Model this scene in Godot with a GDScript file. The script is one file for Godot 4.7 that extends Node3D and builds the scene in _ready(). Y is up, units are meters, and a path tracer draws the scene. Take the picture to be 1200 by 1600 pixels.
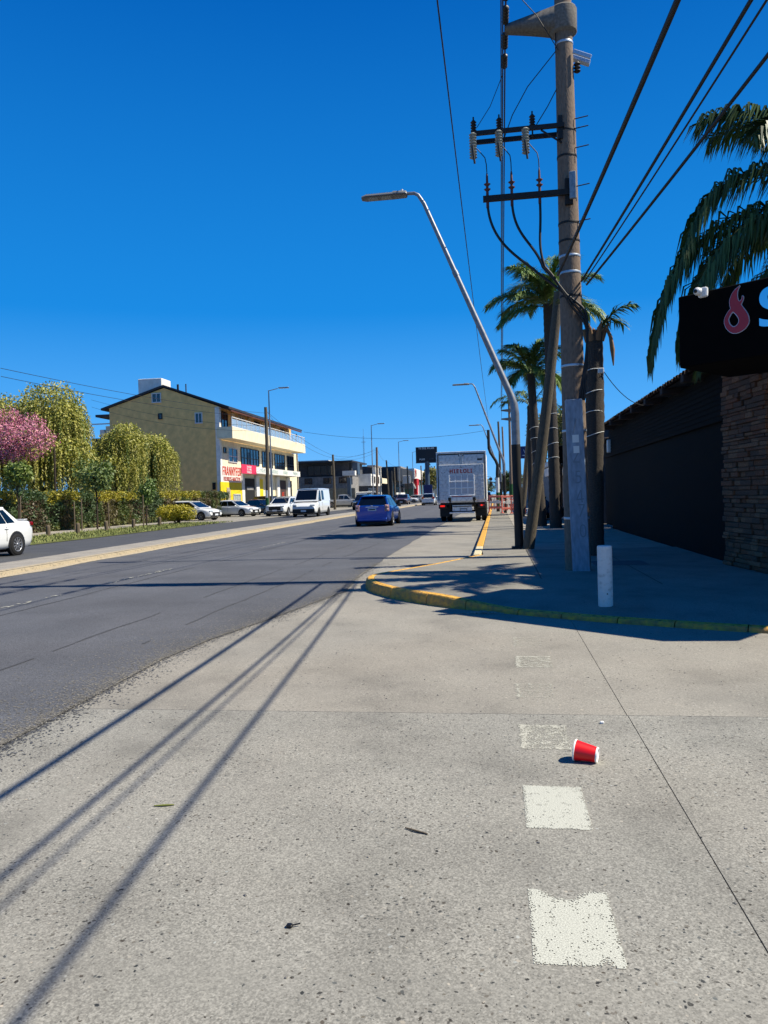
extends Node3D

var M := {}
var used := {}
var rng := RandomNumberGenerator.new()


class B:
	var v := PackedVector3Array()
	var n := PackedVector3Array()
	var c := PackedColorArray()
	var ix := PackedInt32Array()
	var col := Color(1, 1, 1)
	var xf := Transform3D()

	func put(p: Vector3, nn: Vector3) -> void:
		v.append(xf * p)
		n.append((xf.basis * nn).normalized())
		c.append(col)

	func tri(a: Vector3, b: Vector3, d: Vector3) -> void:
		var nn := (b - a).cross(d - a).normalized()
		var i := v.size()
		put(a, nn)
		put(b, nn)
		put(d, nn)
		ix.append_array([i, i + 2, i + 1])

	func quad(a: Vector3, b: Vector3, d: Vector3, e: Vector3) -> void:
		var nn := (d - a).cross(e - b).normalized()
		var i := v.size()
		put(a, nn)
		put(b, nn)
		put(d, nn)
		put(e, nn)
		ix.append_array([i, i + 2, i + 1, i, i + 3, i + 2])

	func box(o: Vector3, s: Vector3, bs := Basis()) -> void:
		var h := s * 0.5
		var p := []
		for k in 8:
			p.append(o + bs * Vector3(h.x * (1 if k & 1 else -1), h.y * (1 if k & 2 else -1), h.z * (1 if k & 4 else -1)))
		quad(p[4], p[5], p[7], p[6])
		quad(p[1], p[0], p[2], p[3])
		quad(p[5], p[1], p[3], p[7])
		quad(p[0], p[4], p[6], p[2])
		quad(p[6], p[7], p[3], p[2])
		quad(p[0], p[1], p[5], p[4])

	# a box with chamfered edges
	func cbox(o: Vector3, s: Vector3, ch: float, bs := Basis()) -> void:
		var h := s * 0.5
		var e := Vector3(h.x - ch, h.y - ch, h.z - ch)
		for ax in 3:
			var b1 := (ax + 1) % 3
			var b2 := (ax + 2) % 3
			for sg in [-1.0, 1.0]:
				var q := []
				for k in [[-1.0, -1.0], [1.0, -1.0], [1.0, 1.0], [-1.0, 1.0]]:
					var w := Vector3()
					w[ax] = h[ax] * sg
					w[b1] = e[b1] * k[0]
					w[b2] = e[b2] * k[1]
					q.append(o + bs * w)
				if sg > 0:
					quad(q[0], q[1], q[2], q[3])
				else:
					quad(q[3], q[2], q[1], q[0])
			for s1 in [-1.0, 1.0]:
				for s2 in [-1.0, 1.0]:
					var r := []
					for k in [[h[b1], e[b2], -1.0], [h[b1], e[b2], 1.0], [e[b1], h[b2], 1.0], [e[b1], h[b2], -1.0]]:
						var w := Vector3()
						w[ax] = e[ax] * k[2]
						w[b1] = k[0] * s1
						w[b2] = k[1] * s2
						r.append(o + bs * w)
					if s1 * s2 < 0:
						quad(r[0], r[1], r[2], r[3])
					else:
						quad(r[3], r[2], r[1], r[0])
		for sx in [-1.0, 1.0]:
			for sy in [-1.0, 1.0]:
				for sz in [-1.0, 1.0]:
					var a := o + bs * Vector3(h.x * sx, e.y * sy, e.z * sz)
					var b := o + bs * Vector3(e.x * sx, h.y * sy, e.z * sz)
					var d := o + bs * Vector3(e.x * sx, e.y * sy, h.z * sz)
					if sx * sy * sz > 0:
						tri(a, b, d)
					else:
						tri(a, d, b)

	# rows of points joined into a smooth sheet; closed joins the last column to the first
	func grid(rows: Array, closed := false) -> void:
		var nr := rows.size()
		var nc: int = rows[0].size()
		var acc := PackedVector3Array()
		acc.resize(nr * nc)
		var i0 := v.size()
		var last := nc if closed else nc - 1
		for r in nr - 1:
			for k in last:
				var k2 := (k + 1) % nc
				var a: Vector3 = rows[r][k]
				var b: Vector3 = rows[r][k2]
				var d: Vector3 = rows[r + 1][k2]
				var e: Vector3 = rows[r + 1][k]
				var nn := (d - a).cross(e - b)
				for w in [r * nc + k, r * nc + k2, (r + 1) * nc + k2, (r + 1) * nc + k]:
					acc[w] += nn
				var q := i0 + r * nc + k
				var q2 := i0 + r * nc + k2
				ix.append_array([q, q2 + nc, q2, q, q + nc, q2 + nc])
		for r in nr:
			for k in nc:
				var w := acc[r * nc + k]
				put(rows[r][k], w if w.length_squared() > 1e-14 else Vector3.UP)

	func fan(pts: PackedVector3Array) -> void:
		var o := Vector3()
		for p in pts:
			o += p
		o /= pts.size()
		for k in pts.size():
			tri(o, pts[k], pts[(k + 1) % pts.size()])

	func tube(pts: Array, rad: Variant, seg := 8, caps := true) -> void:
		var rows := []
		var up := Vector3(0.31, 0.2, 0.93)
		for i in pts.size():
			var t: Vector3 = (pts[mini(i + 1, pts.size() - 1)] - pts[maxi(i - 1, 0)]).normalized()
			var s := t.cross(up)
			if s.length() < 0.05:
				s = t.cross(Vector3(1, 0.1, 0))
			s = s.normalized()
			var w := s.cross(t).normalized()
			up = w
			var rr: float = rad[i] if rad is Array or rad is PackedFloat32Array else rad
			var ring := PackedVector3Array()
			for k in seg:
				var a := -TAU * k / seg
				ring.append(pts[i] + (s * cos(a) + w * sin(a)) * rr)
			rows.append(ring)
		grid(rows, true)
		if caps:
			var f: PackedVector3Array = rows[0].duplicate()
			f.reverse()
			fan(f)
			fan(rows[-1])

	# profile of (radius, height) turned about the y axis
	func lathe(pr: Array, seg := 16, o := Vector3.ZERO, bs := Basis()) -> void:
		var rows := []
		for p in pr:
			var ring := PackedVector3Array()
			for k in seg:
				var a := -TAU * k / seg
				ring.append(o + bs * Vector3(p[0] * cos(a), p[1], p[0] * sin(a)))
			rows.append(ring)
		grid(rows, true)

	# polygon in x, y extruded along z from z0 to z1
	func prism(poly: PackedVector2Array, z0: float, z1: float) -> void:
		var pl := poly
		if Geometry2D.is_polygon_clockwise(pl):
			pl.reverse()
		var t := Geometry2D.triangulate_polygon(pl)
		for k in range(0, t.size(), 3):
			var a := pl[t[k]]
			var b := pl[t[k + 1]]
			var d := pl[t[k + 2]]
			if (b - a).cross(d - a) < 0:
				var w := b
				b = d
				d = w
			tri(Vector3(a.x, a.y, z1), Vector3(b.x, b.y, z1), Vector3(d.x, d.y, z1))
			tri(Vector3(a.x, a.y, z0), Vector3(d.x, d.y, z0), Vector3(b.x, b.y, z0))
		for k in pl.size():
			var a := pl[k]
			var b := pl[(k + 1) % pl.size()]
			quad(Vector3(a.x, a.y, z0), Vector3(b.x, b.y, z0), Vector3(b.x, b.y, z1), Vector3(a.x, a.y, z1))

	func leaf(p: Vector3, dir: Vector3, side: Vector3, ln: float, wd: float) -> void:
		var nn := side.cross(dir)
		var i := v.size()
		put(p, nn)
		put(p + dir * ln * 0.45 + side * wd * 0.5, nn)
		put(p + dir * ln, nn)
		put(p + dir * ln * 0.45 - side * wd * 0.5, nn)
		ix.append_array([i, i + 2, i + 1, i, i + 3, i + 2])

	func mesh() -> ArrayMesh:
		var a := []
		a.resize(Mesh.ARRAY_MAX)
		a[Mesh.ARRAY_VERTEX] = v
		a[Mesh.ARRAY_NORMAL] = n
		a[Mesh.ARRAY_COLOR] = c
		a[Mesh.ARRAY_INDEX] = ix
		var m := ArrayMesh.new()
		m.add_surface_from_arrays(Mesh.PRIMITIVE_TRIANGLES, a)
		return m


func numbered(parent: Node, called: String) -> String:
	var key := "%d/%s" % [parent.get_instance_id(), called]
	var k: int = used.get(key, 0)
	used[key] = k + 1
	return called if k == 0 else "%s_%03d" % [called, k]


func thing(called: String, label: String, category: String, at := Vector3.ZERO, turn := 0.0, group := "") -> Node3D:
	var o := Node3D.new()
	o.name = numbered(self, called)
	add_child(o, true)
	o.position = at
	o.rotation.y = turn
	tag(o, label, category, group)
	return o


func tag(o: Node, label: String, category: String, group := "") -> void:
	o.set_meta("label", label)
	o.set_meta("category", category)
	if group:
		o.set_meta("group", group)


func part(parent: Node, called: String, m: Variant, mat: Material, at := Vector3.ZERO, bs := Basis()) -> MeshInstance3D:
	var o := MeshInstance3D.new()
	o.name = numbered(parent, called)
	o.mesh = m.mesh() if m is B else m
	o.material_override = mat
	o.transform = Transform3D(bs, at)
	parent.add_child(o, true)
	return o


func struct(called: String, m: Variant, mat: Material, label := "") -> MeshInstance3D:
	var o := part(self, called, m, mat)
	o.set_meta("kind", "structure")
	if label:
		o.set_meta("label", label)
	return o


func copy_of(o: Node3D, called: String, at: Vector3, turn := 0.0, label := "") -> Node3D:
	var r: Node3D = o.duplicate()
	r.name = numbered(self, called)
	add_child(r, true)
	r.position = at
	r.rotation.y = turn
	if label:
		r.set_meta("label", label)
	return r


func V(x: float, y: float, z: float) -> Vector3:
	return Vector3(x, y, z)


func one_box(o: Vector3, s: Vector3, ch := 0.0) -> B:
	var b := B.new()
	if ch > 0:
		b.cbox(o, s, ch)
	else:
		b.box(o, s)
	return b


func one_tube(pts: Array, rad: Variant, seg := 8) -> B:
	var b := B.new()
	b.tube(pts, rad, seg)
	return b


func text(parent: Node, called: String, s: String, h: float, depth: float, mat: Material, at: Vector3, bs := Basis(), font := "Droid Sans", bold := 400, squeeze := 1.0) -> MeshInstance3D:
	var t := TextMesh.new()
	var f := SystemFont.new()
	f.font_names = PackedStringArray([font])
	f.font_weight = bold
	t.font = f
	t.text = s
	t.font_size = 64
	t.pixel_size = h / 46.0
	t.depth = depth
	return part(parent, called, t, mat, at, bs * Basis.from_scale(Vector3(squeeze, 1, 1)))


# ---- materials -------------------------------------------------------------

func noise_tex(freq: float, cols: Array, seed_ := 1, size := 512, oct := 4, type := FastNoiseLite.TYPE_SIMPLEX_SMOOTH, stops := []) -> NoiseTexture2D:
	var f := FastNoiseLite.new()
	f.noise_type = type
	f.frequency = freq
	f.seed = seed_
	f.fractal_octaves = oct
	var t := NoiseTexture2D.new()
	t.width = size
	t.height = size
	t.seamless = true
	t.noise = f
	if cols.size():
		var gr := Gradient.new()
		var off := PackedFloat32Array()
		for k in cols.size():
			off.append(stops[k] if stops.size() else float(k) / (cols.size() - 1))
		gr.offsets = off
		gr.colors = PackedColorArray(cols)
		t.color_ramp = gr
	return t


func mat(c: Color, rough := 0.8, o := {}) -> StandardMaterial3D:
	var m := StandardMaterial3D.new()
	m.albedo_color = c
	m.roughness = rough
	m.metallic = o.get("metal", 0.0)
	m.metallic_specular = o.get("spec", 0.5)
	if o.has("tex"):
		m.albedo_texture = o.tex
	if o.has("bump"):
		m.heightmap_enabled = true
		m.heightmap_texture = o.bump
		m.heightmap_scale = o.get("relief", 1.0)
	if o.has("tex") or o.has("bump"):
		m.uv1_triplanar = true
		m.uv1_world_triplanar = o.get("world", false)
		m.uv1_scale = Vector3.ONE * o.get("scale", 1.0) if not (o.get("scale", 1.0) is Vector3) else o.scale
	if o.has("detail"):
		m.detail_enabled = true
		m.detail_albedo = o.detail
		m.detail_blend_mode = BaseMaterial3D.BLEND_MODE_MUL
		m.detail_uv_layer = BaseMaterial3D.DETAIL_UV_2
		m.uv2_triplanar = true
		m.uv2_world_triplanar = true
		m.uv2_scale = Vector3.ONE * o.get("dscale", 0.1)
	if o.get("coat", 0.0) > 0:
		m.clearcoat_enabled = true
		m.clearcoat = o.coat
		m.clearcoat_roughness = 0.04
	if o.get("vcol", false):
		m.vertex_color_use_as_albedo = true
	if o.has("back"):
		m.backlight_enabled = true
		m.backlight = o.back
	if c.a < 1.0:
		m.transparency = BaseMaterial3D.TRANSPARENCY_ALPHA
	m.cull_mode = BaseMaterial3D.CULL_DISABLED
	return m


func g(x: float) -> Color:
	return Color(x, x, x)


# ground-up stone in a cement base: fine grain, dark and pale chips
func aggregate(seed_: int, size: int, n_dark: int, n_pale: int, rmax: float, contrast: float) -> ImageTexture:
	var f := FastNoiseLite.new()
	f.noise_type = FastNoiseLite.TYPE_VALUE
	f.frequency = 0.42
	f.seed = seed_
	f.fractal_octaves = 3
	f.fractal_gain = 0.75
	var im := f.get_seamless_image(size, size)
	im.convert(Image.FORMAT_RGB8)
	im.adjust_bcs(1.0, contrast, 1.0)
	im.adjust_bcs(1.55, 1.0, 1.0)
	var r := RandomNumberGenerator.new()
	r.seed = seed_
	var dens := FastNoiseLite.new()
	dens.frequency = 5.0 / size
	dens.seed = seed_ + 5
	for k in n_dark + n_pale:
		var dark := k < n_dark
		var cx := r.randf() * size
		var cy := r.randf() * size
		# chips come in thicker and thinner patches; the pattern wraps at the edges
		var edge := minf(minf(cx, size - cx), minf(cy, size - cy)) / (size * 0.08)
		if dens.get_noise_2d(cx, cy) * clampf(edge, 0, 1) < r.randf_range(-0.55, 0.25):
			continue
		var big := pow(r.randf(), 4.2)
		var ra := 0.7 + big * rmax
		var rb := ra * r.randf_range(0.28, 0.8)
		var an := r.randf() * PI
		var sh := r.randf_range(0.24, 0.6) if dark else r.randf_range(0.86, 0.98)
		var tint := r.randf_range(-0.03, 0.03)
		var cl := Color(sh + tint, sh, sh - tint)
		var cut := r.randf_range(0.2, 0.9)
		var nick := r.randf_range(-1.2, 1.2)
		var ca := cos(an)
		var sa := sin(an)
		var q := int(ceil(ra))
		for y in range(-q, q + 1):
			for x in range(-q, q + 1):
				var u := (x * ca + y * sa) / ra
				var w := (y * ca - x * sa) / rb
				if absf(u) + absf(w) * cut < 1.0 + nick * u * w and u * u + w * w < 1.15:
					im.set_pixel(posmod(int(cx) + x, size), posmod(int(cy) + y, size), cl)
	return ImageTexture.create_from_image(im)


func make_materials() -> void:
	var grime := noise_tex(0.012, [g(0.72), g(0.9), g(1.0)], 3, 512, 5)
	var fine := noise_tex(0.06, [g(0.78), g(1.0)], 4, 512, 4)
	var bumpy := noise_tex(0.05, [], 5, 512, 4)
	M.grime = grime
	M.fine = fine
	M.bumpy = bumpy
	var stain := noise_tex(0.008, [g(0.84), g(0.95), g(1.0), g(1.0)], 11, 512, 5)
	M.stain = stain
	var agg := aggregate(21, 2048, 62000, 16000, 3.0, 0.36)
	var agg2 := aggregate(22, 1024, 2600, 2500, 3.2, 0.26)
	M.concrete = mat(Color(0.685, 0.675, 0.635), 0.9, {"tex": agg, "bump": agg, "relief": 0.12, "scale": 0.21, "world": true, "detail": stain, "dscale": 0.23, "vcol": true})
	M.concrete_smooth = mat(Color(0.70, 0.68, 0.632), 0.9, {"tex": agg2, "bump": agg2, "relief": 0.1, "scale": 0.37, "world": true, "detail": stain, "dscale": 0.19, "vcol": true})
	M.sidewalk = mat(Color(0.665, 0.65, 0.605), 0.92, {"tex": agg2, "bump": agg2, "relief": 0.1, "scale": 0.37, "world": true, "detail": stain, "dscale": 0.31, "vcol": true})
	M.sidewalk_pale = mat(Color(0.76, 0.73, 0.67), 0.92, {"tex": agg2, "scale": 0.37, "world": true, "detail": stain, "dscale": 0.31})
	var asp := aggregate(23, 1024, 9000, 9000, 2.6, 0.5)
	var tracks := noise_tex(0.01, [g(0.86), g(1.0)], 31, 512, 4)
	M.asphalt = mat(Color(0.44, 0.448, 0.472), 0.88, {"tex": asp, "bump": asp, "relief": 0.25, "scale": 0.4, "world": true, "detail": tracks, "dscale": 0.11, "vcol": true})
	M.asphalt_new = mat(Color(0.35, 0.36, 0.38), 0.88, {"tex": asp, "scale": 0.4, "world": true, "detail": tracks, "dscale": 0.13})
	M.soil = mat(Color(0.46, 0.42, 0.36), 1.0, {"tex": grime, "scale": 0.2, "world": true})
	M.joint = mat(Color(0.28, 0.265, 0.24), 1.0, {"tex": fine, "scale": 2.0, "world": true})
	M.sand = mat(Color(0.72, 0.67, 0.57), 1.0, {"tex": noise_tex(0.03, [g(0.7), g(1.0)], 41), "scale": 0.8, "world": true, "vcol": true})
	M.median = mat(Color(0.72, 0.695, 0.65), 0.95, {"tex": agg2, "scale": 0.37, "world": true, "detail": stain, "dscale": 0.27})
	var kerb_paint := noise_tex(0.02, [Color(0.30, 0.27, 0.2), Color(0.50, 0.40, 0.17), Color(0.76, 0.56, 0.20), Color(0.85, 0.65, 0.25), Color(0.84, 0.69, 0.36)], 51, 512, 5, FastNoiseLite.TYPE_SIMPLEX_SMOOTH, [0.0, 0.27, 0.34, 0.7, 1.0])
	var kerb_side := noise_tex(0.022, [Color(0.46, 0.36, 0.25), Color(0.64, 0.49, 0.28), Color(0.72, 0.54, 0.27), Color(0.80, 0.58, 0.22), Color(0.90, 0.66, 0.24)], 53, 512, 5, FastNoiseLite.TYPE_SIMPLEX_SMOOTH, [0.0, 0.35, 0.5, 0.68, 1.0])  # worn paint, its tones brightened and warmed to paint in bounced light
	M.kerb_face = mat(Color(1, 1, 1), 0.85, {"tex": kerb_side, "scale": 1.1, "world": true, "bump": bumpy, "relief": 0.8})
	M.kerb_yellow = mat(Color(1, 1, 1), 0.75, {"tex": kerb_paint, "scale": 1.3, "world": true, "bump": bumpy, "relief": 0.5})
	var kerb_old := noise_tex(0.025, [Color(0.30, 0.25, 0.19), Color(0.60, 0.56, 0.48), Color(0.66, 0.60, 0.49), Color(0.62, 0.59, 0.53)], 52, 512, 5)
	M.kerb_old = mat(Color(1, 1, 1), 0.85, {"tex": kerb_old, "scale": 0.9, "world": true, "bump": bumpy, "relief": 0.5})
	M.kerb_faded = mat(Color(0.84, 0.80, 0.66), 0.8, {"tex": grime, "scale": 1.5, "world": true})
	M.paint_white = mat(Color(0.79, 0.795, 0.745), 0.75, {"tex": noise_tex(0.11, [g(0.62), g(0.86), g(1.0)], 61, 512, 4), "scale": 2.6, "world": true})
	M.paint_worn = mat(Color(0.76, 0.755, 0.70), 0.8, {"tex": noise_tex(0.09, [g(0.7), g(1.0)], 62, 512, 4), "scale": 2.0, "world": true})
	M.grass = mat(Color(1, 1, 1), 0.9, {"vcol": true, "back": Color(0.12, 0.16, 0.05)})
	M.lawn = mat(Color(0.34, 0.36, 0.18), 1.0, {"tex": noise_tex(0.02, [Color(0.75, 0.9, 0.5), Color(1, 1, 0.85), Color(1.0, 0.9, 0.7)], 63), "scale": 0.35, "world": true})
	M.leaves = mat(Color(1, 1, 1), 0.55, {"vcol": true, "back": Color(0.62, 0.66, 0.32)})
	M.palm_leaf = mat(Color(1, 1, 1), 0.5, {"spec": 0.4, "vcol": true, "back": Color(0.3, 0.36, 0.16)})
	M.petals = mat(Color(1, 1, 1), 0.6, {"vcol": true, "back": Color(0.5, 0.35, 0.4)})
	M.bark = mat(Color(0.30, 0.25, 0.20), 0.95, {"tex": noise_tex(0.03, [g(0.5), g(1.0)], 71), "bump": bumpy, "relief": 2.0, "scale": Vector3(2, 0.6, 2)})
	M.bark_dark = mat(Color(0.15, 0.125, 0.10), 0.95, {"tex": noise_tex(0.03, [g(0.5), g(1.0)], 72), "scale": Vector3(2, 0.6, 2)})
	M.palm_bark = mat(Color(0.34, 0.31, 0.28), 0.95, {"tex": noise_tex(0.03, [g(0.55), g(1.0)], 73), "bump": bumpy, "relief": 2.0, "scale": Vector3(1.2, 2.5, 1.2)})
	M.dead_frond = mat(Color(0.55, 0.43, 0.31), 0.95, {"tex": fine, "scale": 3.0})
	M.hedge_core = mat(Color(0.33, 0.27, 0.19), 1.0, {"tex": fine, "scale": 1.5})
	M.pole_concrete = mat(Color(0.50, 0.43, 0.37), 0.92, {"tex": noise_tex(0.03, [g(0.72), g(0.92), g(1.0)], 74, 512, 5), "bump": bumpy, "relief": 0.4, "scale": Vector3(1.5, 0.5, 1.5)})
	M.bracket_concrete = mat(Color(0.52, 0.50, 0.47), 0.92, {"tex": noise_tex(0.03, [g(0.6), g(1.0)], 75, 512, 5), "scale": 1.2})
	M.wood_pole = mat(Color(0.42, 0.385, 0.325), 0.95, {"tex": noise_tex(0.05, [g(0.5), g(0.85), g(1.0)], 76, 512, 4), "bump": bumpy, "relief": 1.2, "scale": Vector3(4, 0.35, 4)})
	M.wood_rail = mat(Color(0.42, 0.37, 0.30), 0.95, {"tex": fine, "scale": 2.0})
	M.zinc = mat(Color(0.62, 0.64, 0.66), 0.5, {"metal": 0.45, "tex": grime, "scale": 1.5})
	M.lamp_steel = mat(Color(0.55, 0.57, 0.60), 0.45, {"metal": 0.5, "tex": grime, "scale": 1.0})
	M.lamp_head = mat(Color(0.45, 0.46, 0.47), 0.5, {"metal": 0.4})
	M.lamp_lens = mat(Color(0.55, 0.57, 0.55), 0.25)
	M.black_paint = mat(Color(0.055, 0.053, 0.05), 0.7, {"tex": grime, "scale": 1.2})
	M.rust_black = mat(Color(0.12, 0.10, 0.09), 0.75, {"tex": grime, "scale": 1.2})
	M.rubber = mat(Color(0.06, 0.06, 0.062), 0.6)
	M.wire = mat(Color(0.075, 0.075, 0.085), 0.6)
	M.porcelain = mat(Color(0.50, 0.52, 0.50), 0.35)
	M.polymer = mat(Color(0.10, 0.095, 0.095), 0.5)
	M.brown_shed = mat(Color(0.33, 0.15, 0.11), 0.6)
	M.steel_dark = mat(Color(0.14, 0.13, 0.125), 0.65, {"metal": 0.3})
	M.galv = mat(Color(0.70, 0.74, 0.78), 0.4, {"metal": 0.5})
	M.duct = mat(Color(0.55, 0.61, 0.68), 0.55, {"metal": 0.15, "tex": noise_tex(0.02, [g(0.78), g(1.0)], 77, 512, 5), "scale": Vector3(1.2, 0.4, 1.2)})
	M.ink = mat(Color(0.42, 0.47, 0.52), 0.8)
	M.sticker = mat(Color(0.82, 0.83, 0.82), 0.7)
	M.bollard = mat(Color(0.83, 0.83, 0.81), 0.6, {"tex": noise_tex(0.012, [Color(0.72, 0.72, 0.70), g(0.97), g(1.0), Color(0.9, 0.89, 0.86)], 78, 512, 5), "scale": 1.6})
	M.cup_red = mat(Color(0.86, 0.015, 0.07), 0.42)
	M.cup_white = mat(Color(0.92, 0.91, 0.88), 0.55)
	M.wall_black = mat(Color(0.04, 0.039, 0.04), 0.85, {"spec": 0.25, "tex": noise_tex(0.02, [g(0.7), g(1.0)], 79, 512, 5), "scale": 0.9, "world": true, "bump": bumpy, "relief": 0.4})
	M.gate_black = mat(Color(0.03, 0.03, 0.032), 0.8, {"spec": 0.2, "tex": grime, "scale": 0.6})
	M.sign_black = mat(Color(0.02, 0.02, 0.022), 0.85, {"spec": 0.2, "tex": grime, "scale": 0.9})
	M.flame = mat(Color(0.60, 0.13, 0.19), 0.5)
	M.flame_rim = mat(Color(0.75, 0.72, 0.74), 0.35, {"metal": 0.4})
	M.chrome = mat(Color(0.85, 0.87, 0.90), 0.06, {"metal": 1.0})
	M.white_plastic = mat(Color(0.82, 0.82, 0.81), 0.45)
	M.black_plastic = mat(Color(0.05, 0.05, 0.052), 0.45)
	M.tile_roof = mat(Color(0.22, 0.17, 0.15), 0.9, {"tex": fine, "scale": 1.0})
	for k in 5:
		var q: Color = [Color(0.58, 0.42, 0.31), Color(0.50, 0.36, 0.27), Color(0.63, 0.47, 0.35), Color(0.45, 0.34, 0.27), Color(0.56, 0.37, 0.26)][k]
		M["stone%d" % k] = mat(q, 0.92, {"tex": noise_tex(0.05, [g(0.55), g(1.0)], 80 + k, 256, 4), "bump": bumpy, "relief": 0.8, "scale": 2.5})
	M.stone_back = mat(Color(0.42, 0.35, 0.29), 1.0, {"tex": fine, "scale": 2.0})
	# vehicles
	for e in [["white", Color(0.83, 0.84, 0.84)], ["silver", Color(0.62, 0.64, 0.66)], ["blue", Color(0.0, 0.24, 0.60)], ["dark", Color(0.07, 0.085, 0.11)], ["brown", Color(0.26, 0.17, 0.16)], ["grey", Color(0.36, 0.38, 0.41)], ["black", Color(0.035, 0.035, 0.04)], ["red", Color(0.5, 0.05, 0.05)]]:
		M["car_" + e[0]] = mat(e[1], 0.32, {"coat": 0.9, "metal": 0.3 if e[0] in ["silver", "grey"] else (0.55 if e[0] == "blue" else 0.0)})
	M.car_glass = mat(Color(0.03, 0.04, 0.05), 0.06, {"spec": 0.6})
	M.tyre = mat(Color(0.055, 0.055, 0.057), 0.85)
	M.rim = mat(Color(0.60, 0.61, 0.63), 0.35, {"metal": 0.7})
	M.rim_dark = mat(Color(0.10, 0.10, 0.105), 0.5, {"metal": 0.4})
	M.trim = mat(Color(0.05, 0.05, 0.053), 0.6)
	M.tail = mat(Color(0.45, 0.03, 0.04), 0.2, {"coat": 1.0})
	M.tail_clear = mat(Color(0.62, 0.50, 0.50), 0.15, {"coat": 1.0})
	M.head = mat(Color(0.60, 0.64, 0.67), 0.12, {"coat": 1.0})
	M.plate = mat(Color(0.78, 0.80, 0.82), 0.5)
	M.plate_text = mat(Color(0.08, 0.09, 0.12), 0.6)
	M.truck_white = mat(Color(0.92, 0.92, 0.90), 0.55, {"tex": noise_tex(0.014, [g(0.82), g(0.97), g(1.0)], 91, 512, 5), "scale": 0.8})
	M.truck_panel = mat(Color(0.84, 0.845, 0.84), 0.55, {"tex": noise_tex(0.014, [g(0.80), g(0.97), g(1.0)], 92, 512, 5), "scale": 0.9})
	M.truck_lit_edge = mat(Color(0.97, 0.97, 0.96), 0.5)  # whiter than the panels: light caught on the ribs, put into the colour
	M.truck_dull = mat(Color(0.72, 0.73, 0.75), 0.55)  # greyer, so the painted light on the ribs stands out
	M.chip = mat(Color(0.20, 0.19, 0.19), 0.8)
	M.letter_red = mat(Color(0.66, 0.09, 0.04), 0.6)
	M.lamp_on = mat(Color(0.6, 0.08, 0.04), 0.3)
	M.lamp_on.emission_enabled = true
	M.lamp_on.emission = Color(1.0, 0.16, 0.06)
	M.lamp_on.emission_energy_multiplier = 0.45
	# buildings
	M.tan = mat(Color(0.95, 0.77, 0.49), 0.9, {"tex": noise_tex(0.01, [g(0.86), g(1.0)], 93, 512, 5), "scale": 0.25, "world": true})
	M.cream = mat(Color(0.92, 0.87, 0.74), 0.9, {"tex": noise_tex(0.01, [g(0.88), g(1.0)], 94, 512, 5), "scale": 0.25, "world": true})
	M.white_wall = mat(Color(0.90, 0.89, 0.86), 0.9, {"tex": noise_tex(0.01, [g(0.86), g(1.0)], 95, 512, 5), "scale": 0.25, "world": true})
	M.grey_wall = mat(Color(0.55, 0.54, 0.53), 0.9, {"tex": grime, "scale": 0.3, "world": true})
	M.grey_dark = mat(Color(0.26, 0.27, 0.29), 0.85, {"tex": grime, "scale": 0.3, "world": true})
	M.slate = mat(Color(0.16, 0.175, 0.20), 0.7, {"tex": grime, "scale": 0.3, "world": true})
	M.green_grey = mat(Color(0.48, 0.49, 0.45), 0.9, {"tex": grime, "scale": 0.3, "world": true})
	M.brown_panel = mat(Color(0.24, 0.17, 0.15), 0.8)
	M.yellow_wall = mat(Color(0.90, 0.78, 0.02), 0.8, {"tex": noise_tex(0.01, [g(0.9), g(1.0)], 96, 512, 4), "scale": 0.25, "world": true})
	M.roof_dark = mat(Color(0.16, 0.17, 0.20), 0.7)
	M.soffit = mat(Color(0.32, 0.16, 0.11), 0.8)
	M.window_glass = mat(Color(0.07, 0.11, 0.17), 0.05, {"spec": 0.7})
	M.frame_white = mat(Color(0.78, 0.78, 0.77), 0.6)
	M.frame_dark = mat(Color(0.08, 0.08, 0.09), 0.6)
	M.rail_glass = mat(Color(0.70, 0.80, 0.88, 0.35), 0.08)
	M.sign_pink = mat(Color(0.80, 0.16, 0.30), 0.6)
	M.sign_red = mat(Color(0.72, 0.20, 0.10), 0.6)
	M.sign_brick = mat(Color(0.62, 0.22, 0.18), 0.6)
	M.pale_text = mat(Color(0.66, 0.74, 0.70), 0.7)
	M.interior = mat(Color(0.05, 0.05, 0.055), 0.9)
	M.red = mat(Color(0.72, 0.06, 0.08), 0.5)
	M.blue_sign = mat(Color(0.04, 0.11, 0.34), 0.5)
	M.board_navy = mat(Color(0.065, 0.085, 0.12), 0.6)
	M.steel_blue = mat(Color(0.24, 0.31, 0.38), 0.55, {"metal": 0.2})
	M.green_paint = mat(Color(0.06, 0.30, 0.12), 0.7)
	M.barrier_red = mat(Color(0.84, 0.46, 0.40), 0.6)
	M.bag_white = mat(Color(0.66, 0.68, 0.72), 0.35)
	M.bag_black = mat(Color(0.045, 0.045, 0.05), 0.3)
	M.teal_glass = mat(Color(0.36, 0.50, 0.47), 0.15)
	M.seam = mat(Color(0.25, 0.255, 0.27), 0.9)
	M.stalk = mat(Color(0.42, 0.44, 0.18), 0.8)
	M.gravel_stone = mat(Color(1, 1, 1), 0.9, {"vcol": true})


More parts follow.
